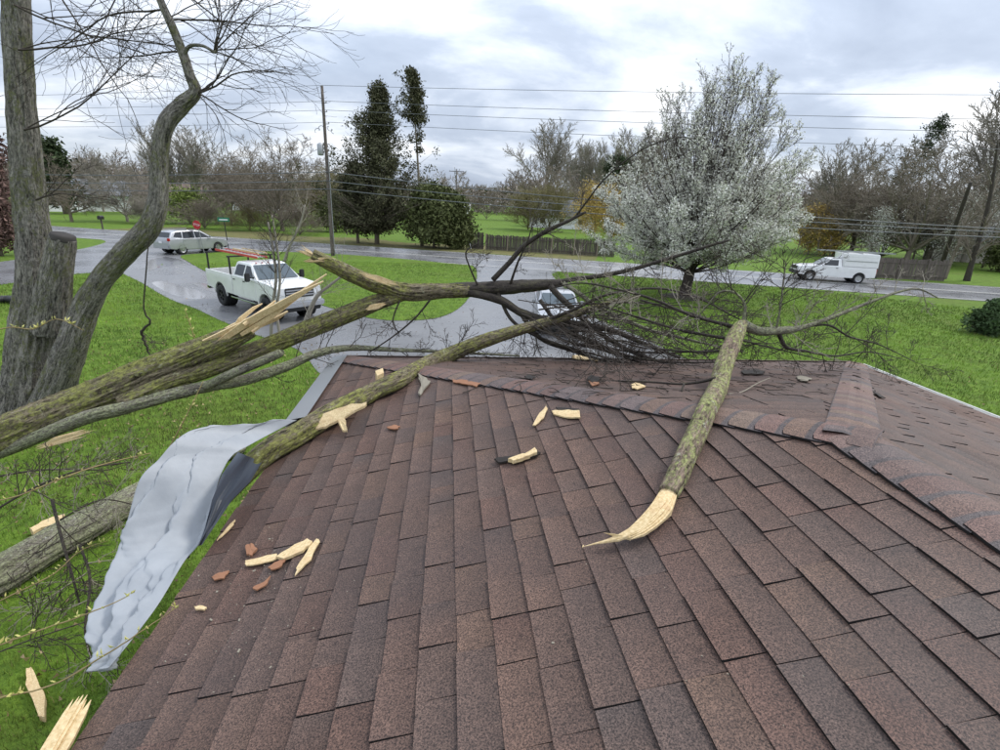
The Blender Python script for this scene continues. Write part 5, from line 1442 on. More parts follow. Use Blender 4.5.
b = MB(); b.tube([(.19, -.1, .1), (.15, -.08, ph_ * .62)], .03, 8); b.build('conduit', M['grey_metal'], pl)

def wire(label, P0, P1, sag, r=.012, n=40):
    t = np.linspace(0, 1, n)[:, None]
    P = np.array(P0) * (1 - t) + np.array(P1) * t; P[:, 2] -= 4 * sag * (t * (1 - t))[:, 0]
    b = MB(); c = P[0].copy(); b.tube(P - c, r, 5); o = b.build('power_line', M['wire'], smooth=True); o.location = c
    return tag(o, label, 'power line', 'overhead lines along the main road')
lineR = lambda s, z: np.array((*(pb[:2] - RD * s), z))
names = ['topmost', 'second highest', 'third highest', 'fourth highest']
ry = [85.5, 110.5, 123.5, 140.5]; ly = [86, 121, 128, 137]
for i in range(4):
    # find the height at the right frame edge: walk along the line of poles
    Q = lineR(58, 0); zr = height_at(Q, 0); 
    best = None
    for s in np.linspace(20, 70, 201):
        q_ = lineR(s, 8)
        if abs(project(q_)[0] - 1000) < 3: best = s
    best = best or 44
    qz = height_at(lineR(best, 0), ry[i])
    p0 = np.array((pb[0] + (.25 if i else 0), pb[1] - .05, zz[i] + .14))
    slope = (qz - p0[2]) / best
    wire('%s overhead line running right from the tall pole' % names[i], p0, (*lineR(90, 0)[:2], p0[2] + slope * 90), .5, .016)
    wire('%s overhead line running left from the tall pole' % names[i], p0, (*lineR(-90, 0)[:2], p0[2] - .4), .6, .014)
for i, (py0, pyr, lb) in enumerate(((172, 205, 'upper'), (181, 208.5, 'middle'), (189, 214, 'lower'))):
    z0 = height_at(pb, py0); qz = height_at(lineR(best, 0), pyr)
    wire('%s thick communication cable low on the tall pole running right' % lb, (pb[0], pb[1] - .2, z0), (*lineR(90, 0)[:2], z0 + (qz - z0) / best * 90), 1.4, .03)
    wire('%s thick communication cable low on the tall pole running left' % lb, (pb[0], pb[1] - .2, z0), (*lineR(-90, 0)[:2], z0), 1.2, .03)
tpb = ground(456, 224); tph = height_at(tpb, 169)
utility_pole('distant wooden pole with crossarm beyond the fence gap', tpb, tph, .16, arms=((tph - .5, 3.4, -.15),))
lpb = ground(937, 277); 
tl = ground(937, 274); hh = 9.0
lt = at(971, 182, lpb[1] - 3)
lpo = utility_pole('dark bare pole leaning right behind the wooden fence', lpb, lt[2], .2, lean=(lt[0] - lpb[0], lt[1] - lpb[1]))

for ch_ in lpo.children: ch_.data.materials.clear(); ch_.data.materials.append(M['bark_dark'])
def sign_post(P0, h, r, parent, lean=(0, 0)):
    b = MB(); b.tube([(0, 0, -.05), (lean[0] * .5, lean[1] * .5, h / 2), (lean[0], lean[1], h)], r, 8); return b.build('post', M['grey_metal'], parent)
def text_mesh(txt, size, m, parent, mw):
    cu = bpy.data.curves.new('lettering', 'FONT'); cu.body = txt; cu.size = size; cu.align_x = 'CENTER'; cu.align_y = 'CENTER'; cu.extrude = .003; cu.fill_mode = 'BOTH'
    o = bpy.data.objects.new('tmp', cu); C.objects.link(o)
    dg = bpy.context.evaluated_depsgraph_get(); me = bpy.data.meshes.new_from_object(o.evaluated_get(dg)); bpy.data.objects.remove(o)
    me.materials.clear(); me.materials.append(m); me.transform(mw)
    return link('lettering', me, parent)
sp_ = ground(204.5, 253.5); sz = height_at(sp_, 225)
st_ = thing('stop_sign', 'red stop sign on a thin post in front of the silver wagon', 'stop sign', (sp_[0], sp_[1], 0))
sign_post(sp_, sz + .35, .035, st_, (-.25, 0))
b = MB(); b.lathe([(.001, -.008), (.36, -.008), (.36, .008), (.001, .008)], 8, 'y')
fc = Matrix.Translation((-.26, -.05, sz)) @ Matrix.Rotation(R(-14), 4, 'Z') @ Matrix.Rotation(R(12), 4, 'Y') @ Matrix.Rotation(R(0), 4, 'X')
o = b.build('sign_face', M['sign_red'], st_); o.data.transform(Matrix.Rotation(R(22.5), 4, 'Y')); o.data.transform(fc)
text_mesh('STOP', .23, M['sign_white'], o, fc @ Matrix.Translation((0, -.014, 0)) @ Matrix.Rotation(R(90), 4, 'X'))
gp_ = ground(229, 251); gz = height_at(gp_, 219.5)
gs = thing('street_sign', 'green street name sign on a dark post beside the silver wagon', 'street sign', (gp_[0], gp_[1], 0))
b = MB(); b.tube([(0, 0, -.05), (-.1, 0, gz + .2)], .04, 8); b.build('post', M['black'], gs)
b = MB(); b.box((-.1, -.05, gz), (.95, .02, .32)); b.build('sign_plate', M['sign_green'], gs)
b = MB(); b.box((-.1, -.062, gz - .02), (.7, .004, .09)); b.build('lettering_band', M['sign_white'], gs)
mbp = ground(103, 229.5)
mx = thing('mailbox', 'dark mailbox on a post across the main road', 'mailbox', (mbp[0], mbp[1], 0))
b = MB(); b.box((0, 0, .5), (.1, .1, 1.0)); b.build('post', M['pole_wood'], mx)
b = MB(); a = np.linspace(0, math.pi, 9); prof = [(-.16, 1.0)] + [(-.16 * math.cos(t_), 1.22 + .16 * math.sin(t_)) for t_ in a] + [(.16, 1.0)]
V = [(x, y, z) for y in (-.3, .3) for x, z in prof]; n = len(prof)
b.add(V, [(i, (i + 1) % n, n + (i + 1) % n, n + i) for i in range(n)]); b.add(V[:n] + [(0, -.3, 1.15)], None, [((i + 1) % n, i, n) for i in range(n)]); b.add(V[n:] + [(0, .3, 1.15)], None, [(i, (i + 1) % n, n) for i in range(n)])
b.build('box', M['black'], mx); mx.scale = (1.15,) * 3

# drain pipe by the tree
dp = [ground(-30, 306), ground(-8, 304), ground(8, 303), ground(17, 304)]
b = MB(); P = smooth_poly(np.array(dp), 10, closed=False) + (0, 0, .16); P[:, 2] += 0
rr = .15 + .015 * (np.arange(len(P)) % 2); b.tube(P - P[0], rr, 16); o = b.build('drain_pipe', M['black'], smooth=False); o.location = P[0]
tag(o, 'black corrugated drain pipe lying on the lawn behind the big maple', 'pipe')

# ================================================================== BACKGROUND TREES
class TwoTubes:
    def __init__(s, cut=5): s.a = Tubes(); s.c = Tubes(); s.tips = []; s.cut = cut
    def add(s, p, r0, r1, sides): (s.a if sides >= s.cut else s.c).add(p, r0, r1, sides)
def bare_proto(seed, cfg, trunk_h, r0, limbs, H=10.0):
    """one bare tree of about H metres: (trunk mesh, crown mesh)"""
    r = random.Random(seed); tt = TwoTubes()
    pts = [np.zeros(3)]; d = np.array((0, 0, 1.))
    for i in range(5): d = unit(d + rperp(r, d) * .06); pts.append(pts[-1] + d * trunk_h / 5)
    pts[0] = pts[0] - (0, 0, .15)
    tt.a.add(np.array(pts), r0 * 1.15, r0 * .8, 8)
    for k in range(limbs):
        az = k * 2.4 + r.uniform(-.4, .4); t = 1 - .45 * r.random() * (k > 1); an = R(cfg['fan'][0] + (cfg['fan'][1] - cfg['fan'][0]) * (k / max(1, limbs - 1)))
        i = min(int(t * 5), 4); q = pts[i] + (pts[i + 1] - pts[i]) * (t * 5 - i)
        dd = np.array((math.cos(az) * math.sin(an), math.sin(az) * math.sin(an), math.cos(an)))
        L = (H - trunk_h * .8) * (1.0 - .35 * (an / 1.3)) * r.uniform(.75, .95)
        grow(tt, r, q, dd, L, r0 * r.uniform(.42, .6), 0, cfg)
    out = []
    for tb, nm in ((tt.a, 'trunk'), (tt.c, 'crown')):
        mb = MB(); tb.into(mb); o = mb.build(nm, M['bark_far'], smooth=True); out.append(o.data); bpy.data.objects.remove(o)
    return out
def bcfg(fan, n0, n1, n2, ang, trop, wob=.2, rmin=.015, l=.5):
    return {'draw0': 0, 'last': 3, 'rmin': rmin, 'fan': fan,
            0: dict(seg=7, wob=wob * .8, trop=trop, n=n0, ang=ang, len=l, t0=.22, sides=6, taper=.18, rr=.6),
            1: dict(seg=5, wob=wob, trop=trop, n=n1, ang=ang, len=l, t0=.15, sides=5, taper=.3, rr=.6),
            2: dict(seg=4, wob=wob, trop=trop, n=n2, ang=ang, len=l * 1.05, t0=.12, sides=3, taper=.4, rr=.65),
            3: dict(seg=3, wob=wob, trop=trop, n=0, ang=ang, len=.5, t0=.1, sides=3, taper=.6, rr=.7)}
PROTO = dict(
    broad=bare_proto(1, bcfg((18, 68), 9, 7, 8, 42, .03), 2.0, .2, 8),
    round=bare_proto(2, bcfg((10, 75), 10, 7, 8, 45, .035, .26), 1.4, .18, 10),
    tall=bare_proto(3, bcfg((5, 38), 12, 7, 7, 33, .06), 2.4, .17, 7),
    poplar=bare_proto(4, bcfg((3, 26), 13, 7, 7, 26, .09, .14), 1.8, .15, 7),
    thicket=bare_proto(5, bcfg((5, 65), 8, 7, 6, 36, .05, .28, .016, .58), .4, .1, 14),
    oak=bare_proto(6, bcfg((22, 72), 10, 7, 7, 50, .02, .34), 2.0, .24, 8))
def place_tree(proto, px, by, ty, label, m, wide=1.0, rz=None, group='bare trees beyond the road', cat='tree', name='bare_tree', lean=(0, 0), extra=None):
    P0 = ground(px, by); h = max(height_at(P0, ty), 1.0); s = h / 9.6
    t = thing(name, label, cat, (P0[0], P0[1], 0), rz if rz is not None else (px * 1.7) % 6.28, group)
    t.scale = (s * wide, s * wide, s)
    for nm, me in zip(('trunk', 'crown'), PROTO[proto]):
        key = me.name + m.name
        if key not in MC:
            me2 = me.copy(); me2.materials.clear(); me2.materials.append(m); MC[key] = me2
        link(nm, MC[key], t)
    if lean != (0, 0): t.rotation_euler = (lean[0], lean[1], 0)
    return t
MC = {}
FAR, FAR2, OLV = M['bark_far'], M['bark_far2'], M['bark_olive']
for a in [('oak', 72, 222, 150, 'dark spreading bare tree in front of the white house at the far left', FAR, .8),
          ('round', 128, 222, 158, 'grey bushy bare tree right of the white house', FAR2, 1.2),
          ('tall', 104, 212, 152, 'pale distant bare tree just right of the pointed evergreen', FAR2, 1.0),
          ('poplar', 172, 215, 136, 'slim bare tree left of the kinked stem twigs above the wagon', FAR2, 1.2),
          ('tall', 198, 216, 130, 'tall grey bare tree behind the fresh green bush', FAR2, 1.25),
          ('thicket', 232, 224, 168, 'brownish thicket above the street name sign', FAR, 1.35),
          ('broad', 252, 222, 140, 'reddish brown bare tree left of the big round bare tree', FAR, 1.2),
          ('round', 283, 231, 134, 'big round bare tree left of the tall utility pole', FAR, 1.15),
          ('thicket', 268, 226, 182, 'low brown thicket under the big round bare tree', FAR, 1.5),
          ('thicket', 312, 226, 176, 'olive thicket just left of the tall utility pole', OLV, 1.3),
          ('round', 340, 224, 165, 'small olive bare tree between pole and dark cedar', OLV, 1.2),
          ('tall', 482, 205, 152, 'pale forked bare tree right of the distant crossarm pole', FAR2, 1.25),
          ('thicket', 502, 206, 166, 'far grey thicket over the small back lawn', FAR2, 1.6),
          ('broad', 522, 208, 148, 'brown bare tree at the end of the back lawn', FAR, 1.2),
          ('tall', 545, 214, 124, 'tall bare tree in front of the grey roofed house', FAR2, 1.15),
          ('thicket', 548, 232, 186, 'olive shrub thicket behind the dark fence', OLV, 1.5),
          ('thicket', 528, 230, 190, 'greener shrub thicket behind the dark fence gap', OLV, 1.4),
          ('poplar', 572, 212, 126, 'first slim bare tree above the yellow shrub', FAR2, 1.3),
          ('poplar', 592, 213, 130, 'second slim bare tree above the yellow shrub', FAR2, 1.3),
          ('poplar', 610, 214, 122, 'slim bare tree left of the blossoming pear crown', FAR2, 1.35),
          ('poplar', 632, 216, 126, 'slim bare tree seen through the pear crown edge', FAR2, 1.4),
          ('tall', 655, 218, 132, 'bare tree behind the left side of the pear crown', FAR2, 1.3),
          ('broad', 560, 226, 170, 'brown bare tree beside the dark fence posts', FAR, 1.2),
          ('tall', 828, 250, 146, 'grey bare tree right of the pear crown', FAR2, 1.1),
          ('thicket', 832, 256, 188, 'dark brush behind the white work pickup cab', FAR, 1.5),
          ('broad', 850, 256, 160, 'dark bare tree above the utility cap', FAR, 1.15),
          ('thicket', 880, 258, 190, 'dark brush left of the wooden fence', FAR, 1.5),
          ('round', 905, 264, 138, 'wide dark bare tree behind the wooden fence', FAR, 1.15),
          ('oak', 925, 262, 165, 'crooked bare tree left of the leaning pole', FAR, 1.1),
          ('thicket', 930, 262, 205, 'tangled brush under the leaning pole', FAR2, 1.4),
          ('tall', 962, 262, 88, 'very tall grey bare tree right of the leaning pole', FAR2, 1.05),
          ('broad', 992, 262, 96, 'tall bare tree at the right edge of the view', FAR2, 1.0),
          ('thicket', 205, 229, 200, 'low brown brush between the green bush and the street sign', FAR, 1.7),
          ('thicket', 300, 235, 205, 'low brown brush right beside the tall pole', FAR, 1.7),
          ('thicket', 250, 231, 206, 'low brown brush below the reddish brown tree', OLV, 1.8),
          ('thicket', 148, 224, 198, 'low grey brush above the wagon roof', FAR2, 1.7),
          ('thicket', 22, 226, 195, 'brush behind the big maple trunk', FAR, 1.5)]:
    place_tree(*a[:6], wide=a[6])
# more trees out of the right and left edges so the belt of trees goes on
for i, (px, by, ty) in enumerate([(-60, 224, 140), (-140, 220, 130), (1060, 272, 100), (1150, 276, 120)]):
    place_tree(('broad', 'round', 'tall', 'oak')[i], px, by, ty, ['bare tree beyond the left edge of the view', 'farther bare tree beyond the left edge', 'bare tree beyond the right edge of the view', 'farther bare tree beyond the right edge'][i], FAR)

def foliage_tree(name, label, P0, h, prof, m, seed, n_limb=90, up=.35, leaf=.16, per=26, gaps=.25, trunk_r=.2, lean=(0, 0), bare_to=.06, cat='tree', spread=.28, bark=None, group=None, lo=.03, tint=(.55, 1.35), only=None, low=1.0):
    """evergreen: tapered trunk, limbs, foliage in clumps along the limbs. prof(f) = radius at height fraction f"""
    t = thing(name, label, cat, (P0[0], P0[1], 0), 0, group); r = random.Random(seed)
    ax = lambda f: np.array((lean[0] * f ** 1.3, lean[1] * f ** 1.3, h * f))
    b = MB(); b.tube([ax(f) - (0, 0, .1 * (f == 0)) for f in np.linspace(0, .97, 12)], np.linspace(trunk_r, .02, 12), 8, True, .05, 1.); b.build('trunk', bark or M['bark_far'], t, smooth=True)
    tb = Tubes(); cs = []
    for i in range(n_limb):
        f = bare_to + (.985 - bare_to) * ((i + r.random()) / n_limb) ** low
        az = r.random() * 6.283; rad = prof(f, az) * r.uniform(.55, 1.08)
        if only and not only(f, az, r): continue
        if rad <= .03: continue
        p0 = ax(f); d = unit((math.cos(az), math.sin(az), up * r.uniform(.3, 1.4)))
        n = 5; pts = [p0 + d * rad * k / n + np.array((0, 0, .10 * rad * (k / n) ** 2)) for k in range(n + 1)]
        tb.add(np.array(pts), max(.012, trunk_r * .22 * (1 - f)), .008, 4)
        for k in range(2 if rad > 1.5 else 1, n + 1):
            if r.random() < gaps: continue
            w = (.5 + .5 * k / n)
            cs.append(np.array(pts[k]) + np.array((r.gauss(0, .1), r.gauss(0, .1), r.gauss(0, .08))) * rad * w)
    mb = MB(); tb.into(mb); o = mb.build('limbs', bark or M['bark_far'], t)
    mb = MB(); leaf_faces(mb, cs, leaf, seed, per, tint, spread)
    o = mb.build('crown', m, t); o['kind'] = 'stuff'
    return t
# two cedars and the tall thin one
c1 = ground(377, 244); h1 = height_at(c1, 84)
foliage_tree('cedar_tree', 'large dark cone shaped cedar right of the tall utility pole', c1, h1, lambda f, a: (8.8 * (1 - f) ** 1.1 + .3) * (.8 + .4 * math.sin(a * 3 + f * 23)) * (.6 if f < .12 else 1), M['cedar'], 5, 620, .45, .14, 36, .45, .28, bare_to=.08, spread=.27, lean=(.9, 0), low=1.5)
c2 = ground(422, 246); h2 = height_at(c2, 70)
foliage_tree('cedar_tree', 'tall thin cedar with bare trunk and tufted top beside the dark cedar', c2, h2, lambda f, a: (1.9 * math.sin(min(1, (f - .55) / .45) * math.pi * .78 + .45) * (.55 + .75 * (math.cos(a - 2.6) > -.2)) if f > .55 else .9 * (math.cos(a - 3) > .3)), M['cedar'], 6, 120, .6, .15, 30, .35, .2, bare_to=.42, lean=(-.9, 0), spread=.2, only=lambda f, a, r: f > .7 or r.random() < .18)
c3 = ground(425, 247); h3 = height_at(c3, 190)
foliage_tree('juniper_bush', 'rounded green juniper mass at the foot of the thin cedar', (c3[0] + 1.0, c3[1] - .6), h3, lambda f, a: 4.2 * math.sqrt(max(0, 1 - (f * 1.02) ** 2.2)) * (.85 + .2 * math.sin(3 * a)), M['juniper'], 7, 210, .3, .2, 26, .12, .15, bare_to=.08, cat='bush', spread=.36)
c4 = ground(455, 249); h4 = height_at(c4, 200)
foliage_tree('juniper_bush', 'drooping green juniper at the right end of the evergreen group', c4, h4, lambda f, a: 2.0 * math.sqrt(max(0, 1 - f ** 2)) * (.8 + .3 * math.sin(2 * a + 1)), M['juniper'], 8, 110, .3, .2, 24, .15, .12, cat='bush', spread=.3)
c5 = ground(358, 243)
foliage_tree('cedar_tree', 'smaller dark cedar filling the left foot of the big cedar', c5, height_at(c5, 165), lambda f, a: 2.6 * (1 - f) ** .7 + .2, M['cedar'], 9, 110, .4, .22, 24, .25, .18, bare_to=.12, spread=.3)
ev = ground(66, 214)
foliage_tree('spruce_tree', 'pointed dark evergreen behind the white house', ev, height_at(ev, 141), lambda f, a: 4.2 * (1 - f) ** .9 + .2, M['pine'], 10, 90, .1, .45, 12, .4, .4, bare_to=.15, spread=.6)
pn = ground(612, 222)
foliage_tree('pine_tree', 'dark rounded pine left of the pear behind the yellow shrub', pn, height_at(pn, 160), lambda f, a: 7.0 * math.sqrt(max(0, 1 - (2 * f - 1.05) ** 2)), M['pine'], 11, 130, .4, .42, 24, .15, .4, bare_to=.2, spread=.8)
lp = ground(868, 256); lph = height_at(lp, 116)
foliage_tree('pine_tree', 'thin pine leaning right with sparse tufted crown above the utility cap', lp, lph, lambda f, a: 2.6 * math.sin(min(1., max(0, (f - .45) / .55)) * 2.6 + .35) if f > .45 else 0, M['pine'], 12, 70, .5, .15, 18, .4, .26, bare_to=.5, lean=(4.6, -1), spread=.25)
ye = ground(190, 224)
foliage_tree('green_bush', 'fresh green bush behind the silver wagon', ye, height_at(ye, 196), lambda f, a: 5.2 * math.sqrt(max(0, 1 - f ** 2)) * (.85 + .2 * math.sin(3 * a)), M['yew'], 13, 110, .5, .2, 12, .4, .15, cat='bush', spread=.6)
y2 = ground(336, 232)
foliage_tree('green_bush', 'dull green bush behind the tall pole foot', y2, height_at(y2, 200), lambda f, a: 3.2 * math.sqrt(max(0, 1 - f ** 2)), M['juniper'], 14, 80, .4, .22, 18, .3, .15, cat='bush', spread=.45)
for i, (px, by, ty, w, lb) in enumerate([(594, 240, 192, 6.0, 'golden yellow shrub behind the dark fence left of the pear'), (612, 240, 205, 3.2, 'second golden shrub touching the pear crown from the left'), (808, 254, 212, 4.0, 'golden yellow shrub right of the pear in front of the white pickup'), (824, 256, 222, 3.0, 'smaller golden shrub above the pickup hood')]):
    p = ground(px, by)
    foliage_tree('golden_shrub', lb, p, height_at(p, ty), lambda f, a, w=w: w * math.sqrt(max(0, 1 - f ** 2)) * (.85 + .2 * math.sin(4 * a)), M['forsythia'], 20 + i, 130, .8, .13, 26, .15, .08, cat='bush', spread=.36, group='golden shrubs', tint=(.5, 1.25))
for i, (px, by, ty, w, lb) in enumerate([(869, 262, 211, 2.0, 'small white blossoming tree behind the utility cap'), (912, 262, 205, 2.6, 'pale blossoming tree behind the wooden fence'), (948, 268, 195, 2.6, 'pale blossoming tree right of the leaning pole'), (982, 268, 150, 3.2, 'tall pale blossoming tree at the right edge')]):
    p = ground(px, by)
    foliage_tree('blossoming_tree', lb, p, height_at(p, ty), lambda f, a, w=w: w * 1.3 * math.sqrt(max(0, 1 - (2 * f - 1) ** 2)) * (.7 + .5 * math.sin(3 * a + 9 * f)), M['blossom'], 30 + i, 130, .7, .085, 10, .35, .12, bare_to=.15, cat='tree', spread=.33, group='small blossoming trees by the wooden fence', tint=(.5, 1.05), bark=M['bark_far'])
jr = ground(1000, 272)
foliage_tree('juniper_bush', 'dark green juniper at the right edge beyond the road', jr, height_at(jr, 226), lambda f, a: 1.9 * math.sqrt(max(0, 1 - f ** 2)), M['juniper'], 15, 90, .4, .2, 22, .15, .12, cat='bush', spread=.3)
sp = ground(985, 334)
foliage_tree('small_spruce', 'small dark spruce standing on the right lawn', sp, height_at(sp, 302), lambda f, a: 1.05 * (1 - f) ** 1.05 * (.85 + .3 * math.sin(5 * a)), M['spruce'], 16, 170, .45, .085, 30, .08, .05, bare_to=.02, spread=.09)
rs = ground(2, 256)
foliage_tree('reddish_shrub', 'reddish brown upright shrub left of the big maple trunk', rs, height_at(rs, 135), lambda f, a: 1.7, M['redshrub'], 17, 170, 1.2, .16, 22, .25, .12, cat='bush', spread=.32)
# thick leaning trunk at the right
tk = ground(968, 281)
t = thing('leaning_tree', 'thick dark leaning trunk with limbs at the right beyond the road', 'tree', (0, 0, 0))
P, r_ = thin(t, [(966, 282, tk[1], 8), (972, 262, tk[1], 6), (979, 240, tk[1], 5.5), (986, 215, tk[1], 5), (992, 185, tk[1], 4), (998, 140, tk[1], 2.4)], M['bark_dark'], 'trunk')
side_twigs(t, P, r_, 14, 4.0, 201, M['bark_far'], 'crown', t0=.2, up=.5, rmax=.08)
tk2 = ground(944, 279)
t = thing('leaning_tree', 'slim leaning trunk at the right end of the wooden fence', 'tree', (0, 0, 0))
P, r_ = thin(t, [(944, 280, tk2[1], 4.5), (951, 262, tk2[1], 3.5), (960, 240, tk2[1], 3), (966, 215, tk2[1], 2)], M['bark_far'], 'trunk')
side_twigs(t, P, r_, 10, 2.6, 202, M['bark_far'], 'crown', t0=.3, up=.5, rmax=.05)

# ------------------------------------------------------------------ the pear in bloom
pp0 = ground(684, 297); ph0 = height_at(pp0, 42)
pear = thing('pear_tree', 'large white blossoming pear tree on the right lawn by the road', 'tree', (pp0[0], pp0[1], 0))
r = random.Random(8); tt = TwoTubes()
CFP = {'draw0': 0, 'last': 3, 'rmin': .008, 'tips_all': True,
       0: dict(seg=9, wob=.1, trop=.03, n=9, ang=24, len=.22, t0=.16, sides=6, taper=.12, rr=.5, shape=.3),
       1: dict(seg=6, wob=.14, trop=.06, n=6, ang=30, len=.5, t0=.12, sides=4, taper=.25, rr=.6),
       2: dict(seg=4, wob=.18, trop=.06, n=4, ang=34, len=.55, t0=.1, sides=3, taper=.4, rr=.7),
       3: dict(seg=3, wob=.2, trop=.06, n=0, ang=30, len=.5, t0=.1, sides=3, taper=.6, rr=.7)}
tt.a.add(np.array([(0, 0, -.15), (.02, 0, .5), (.08, 0, 1.0), (.1, 0, 1.6), (.14, 0, 2.2)]), .34, .27, 12)
def pear_env(z):   # crown radius at height z
    return np.interp(z, [.8, 1.6, 2.6, 4.0, 5.5, 7.5, 9.2, 10.8, 12.2, 13.4], [.6, 3.4, 5.8, 6.8, 6.8, 6.3, 5.4, 4.0, 2.2, .3]) * .88
sc_ = ph0 / 13.3
for k in range(100):
    an = R(2 + 84 * (k / 99) ** 1.0); az = k * 2.4 + r.uniform(-.2, .2)
    p0_ = np.array((.12, 0, (1.2 + 1.4 * r.random()) * sc_)); d_ = np.array((math.cos(az) * math.sin(an) + .05, math.sin(az) * math.sin(an), math.cos(an)))
    ll = .5
    while ll < 14:
        q_ = p0_ + d_ * ll + np.array((0, 0, .012 * ll * ll))
        if q_[2] > 13.2 * sc_: break
        if math.hypot(q_[0] - .1 * max(0, q_[2] - 4), q_[1]) > pear_env(q_[2] / sc_) * sc_: break
        ll += .1
    grow(tt, r, p0_, d_, ll * r.uniform(.9, 1.0), .028 + .0055 * ll, 0, CFP)
for tb, nm in ((tt.a, 'trunk'), (tt.c, 'branches')):
    mb = MB(); tb.into(mb); o = mb.build(nm, M['bark_pear'], pear, smooth=True)
    if nm == 'branches': o['kind'] = 'stuff'
tips = np.array([p[j] for p in tt.tips for j in (1, 2, 3) if j < len(p)])
g = np.random.default_rng(5)
fz = tips[:, 2] / ph0
keep = g.random(len(tips)) < np.clip(1.0 - 1.05 * np.clip((fz - .42) / .4, 0, .6), .2, 1) * .75
mb = MB(); leaf_faces(mb, tips[keep], .058, 3, 3, (.6, 1.12), .075)
print('pear tips', len(tips), keep.sum())
o = mb.build('blossom', M['blossom'], pear); o['kind'] = 'stuff'
b = MB(); b.lathe([(1.3, .02), (1.0, .06), (.5, .1), (.001, .12)], 24, 'z'); b.build('mulch_ring', M['dirt'], pear)

# ------------------------------------------------------------------ saplings by the pickup
sap = thing('sapling', 'pair of bare sapling stems in front of the crew cab pickup', 'sapling')
YS = ground(272, 342)[1]
P, r_ = thin(sap, [(271, 342, YS, 3.4), (272, 310, YS, 3.4), (276, 280, YS, 3), (273, 250, YS, 2.4), (268, 222, YS, 1.6)], M['bark_far2'], 'stem')
side_twigs(sap, P, r_, 12, 1.3, 210, M['bark_twig'], t0=.3, up=.5, rmax=.012)
P, r_ = thin(sap, [(280, 337, YS, 3), (277, 310, YS, 3), (280, 280, YS, 2.6), (277, 245, YS, 2), (272, 215, YS, 1.4)], M['bark_far2'], 'stem')
side_twigs(sap, P, r_, 12, 1.3, 211, M['bark_twig'], t0=.3, up=.5, rmax=.012)
sap2 = thing('sapling', 'leaning bare sapling right of the pickup grille', 'sapling')
YS2 = ground(303, 330)[1]
P, r_ = thin(sap2, [(303, 330, YS2, 6), (310, 310, YS2, 5), (318, 295, YS2, 4), (330, 285, YS2, 3), (350, 270, YS2, 2)], M['bark_far2'], 'stem')
side_twigs(sap2, P, r_, 12, 1.5, 212, M['bark_pale'], t0=.2, up=.4, rmax=.012)
sap3 = thing('sapling', 'bare forked sapling on the island behind the pickup', 'sapling')
YS3 = ground(284, 262)[1]
P, r_ = thin(sap3, [(284, 262, YS3, 3), (290, 245, YS3, 2.6), (300, 225, YS3, 2.2), (305, 205, YS3, 1.4)], M['bark_far2'], 'stem')
side_twigs(sap3, P, r_, 16, 2.2, 213, M['bark_pale'], t0=.1, up=.5, rmax=.018)

# ================================================================== FENCES AND FAR HOUSES
def board_fence(label, A, B, h, m, post_m, bw=.14, step=2.4, lean=0):
    A, B = np.array(A[:2]), np.array(B[:2]); L = np.linalg.norm(B - A); d = (B - A) / L
    t = thing('board_fence', label, 'fence', (A[0], A[1], 0), math.atan2(d[1], d[0]))
    r = random.Random(len(label)); n = int(L / bw); cache = {}
    ren = 0
    for i in range(n):
        hh = round(h * r.uniform(.95, 1.03), 2)
        if hh not in cache:
            b = MB(); b.box((0, 0, hh / 2), (bw * .92, .022, hh)); o = b.build('board', m, t); cache[hh] = o.data
        else: o = link('board', cache[hh], t)
        o.location = (i * bw + bw / 2, r.uniform(-.006, .006), .03); o.rotation_euler = (0, r.uniform(-.02, .02), 0)
    for i in range(int(L / step) + 1):
        b = MB(); b.box((i * step, -.075, (h + .12) / 2), (.11, .11, h + .12)); b.build('post', post_m, t)
    for z in (.35, h * .82):
        b = MB(); b.box((L / 2, -.035, z), (L, .04, .09)); b.build('rail', m, t)
    return t
board_fence('weathered brown board fence right of the white work pickup', ground(868, 278), ground(945, 281.5), 1.75, M['fence'], M['fence'])
board_fence('long dark board fence along the far side of the road', ground(486, 249.8), ground(614, 257.5), 1.6, M['fence_dark'], M['fence_post'], .15)
board_fence('short dark board fence between the junipers and the long fence', ground(468, 248.5), ground(484, 249.6), 1.8, M['fence_dark'], M['fence_dark'])
gpst = ground(471, 249)
wp = thing('guy_post', 'pale leaning post at the end of the juniper group', 'post', (gpst[0], gpst[1], 0))
b = MB(); b.tube([(0, 0, 0), (-.6, 0, 2.1)], .07, 8); b.build('post', M['siding'], wp)
b = MB(); b.box((-.62, 0, 2.2), (.5, .06, .3)); b.build('sign_plate', M['sign_white'], wp)

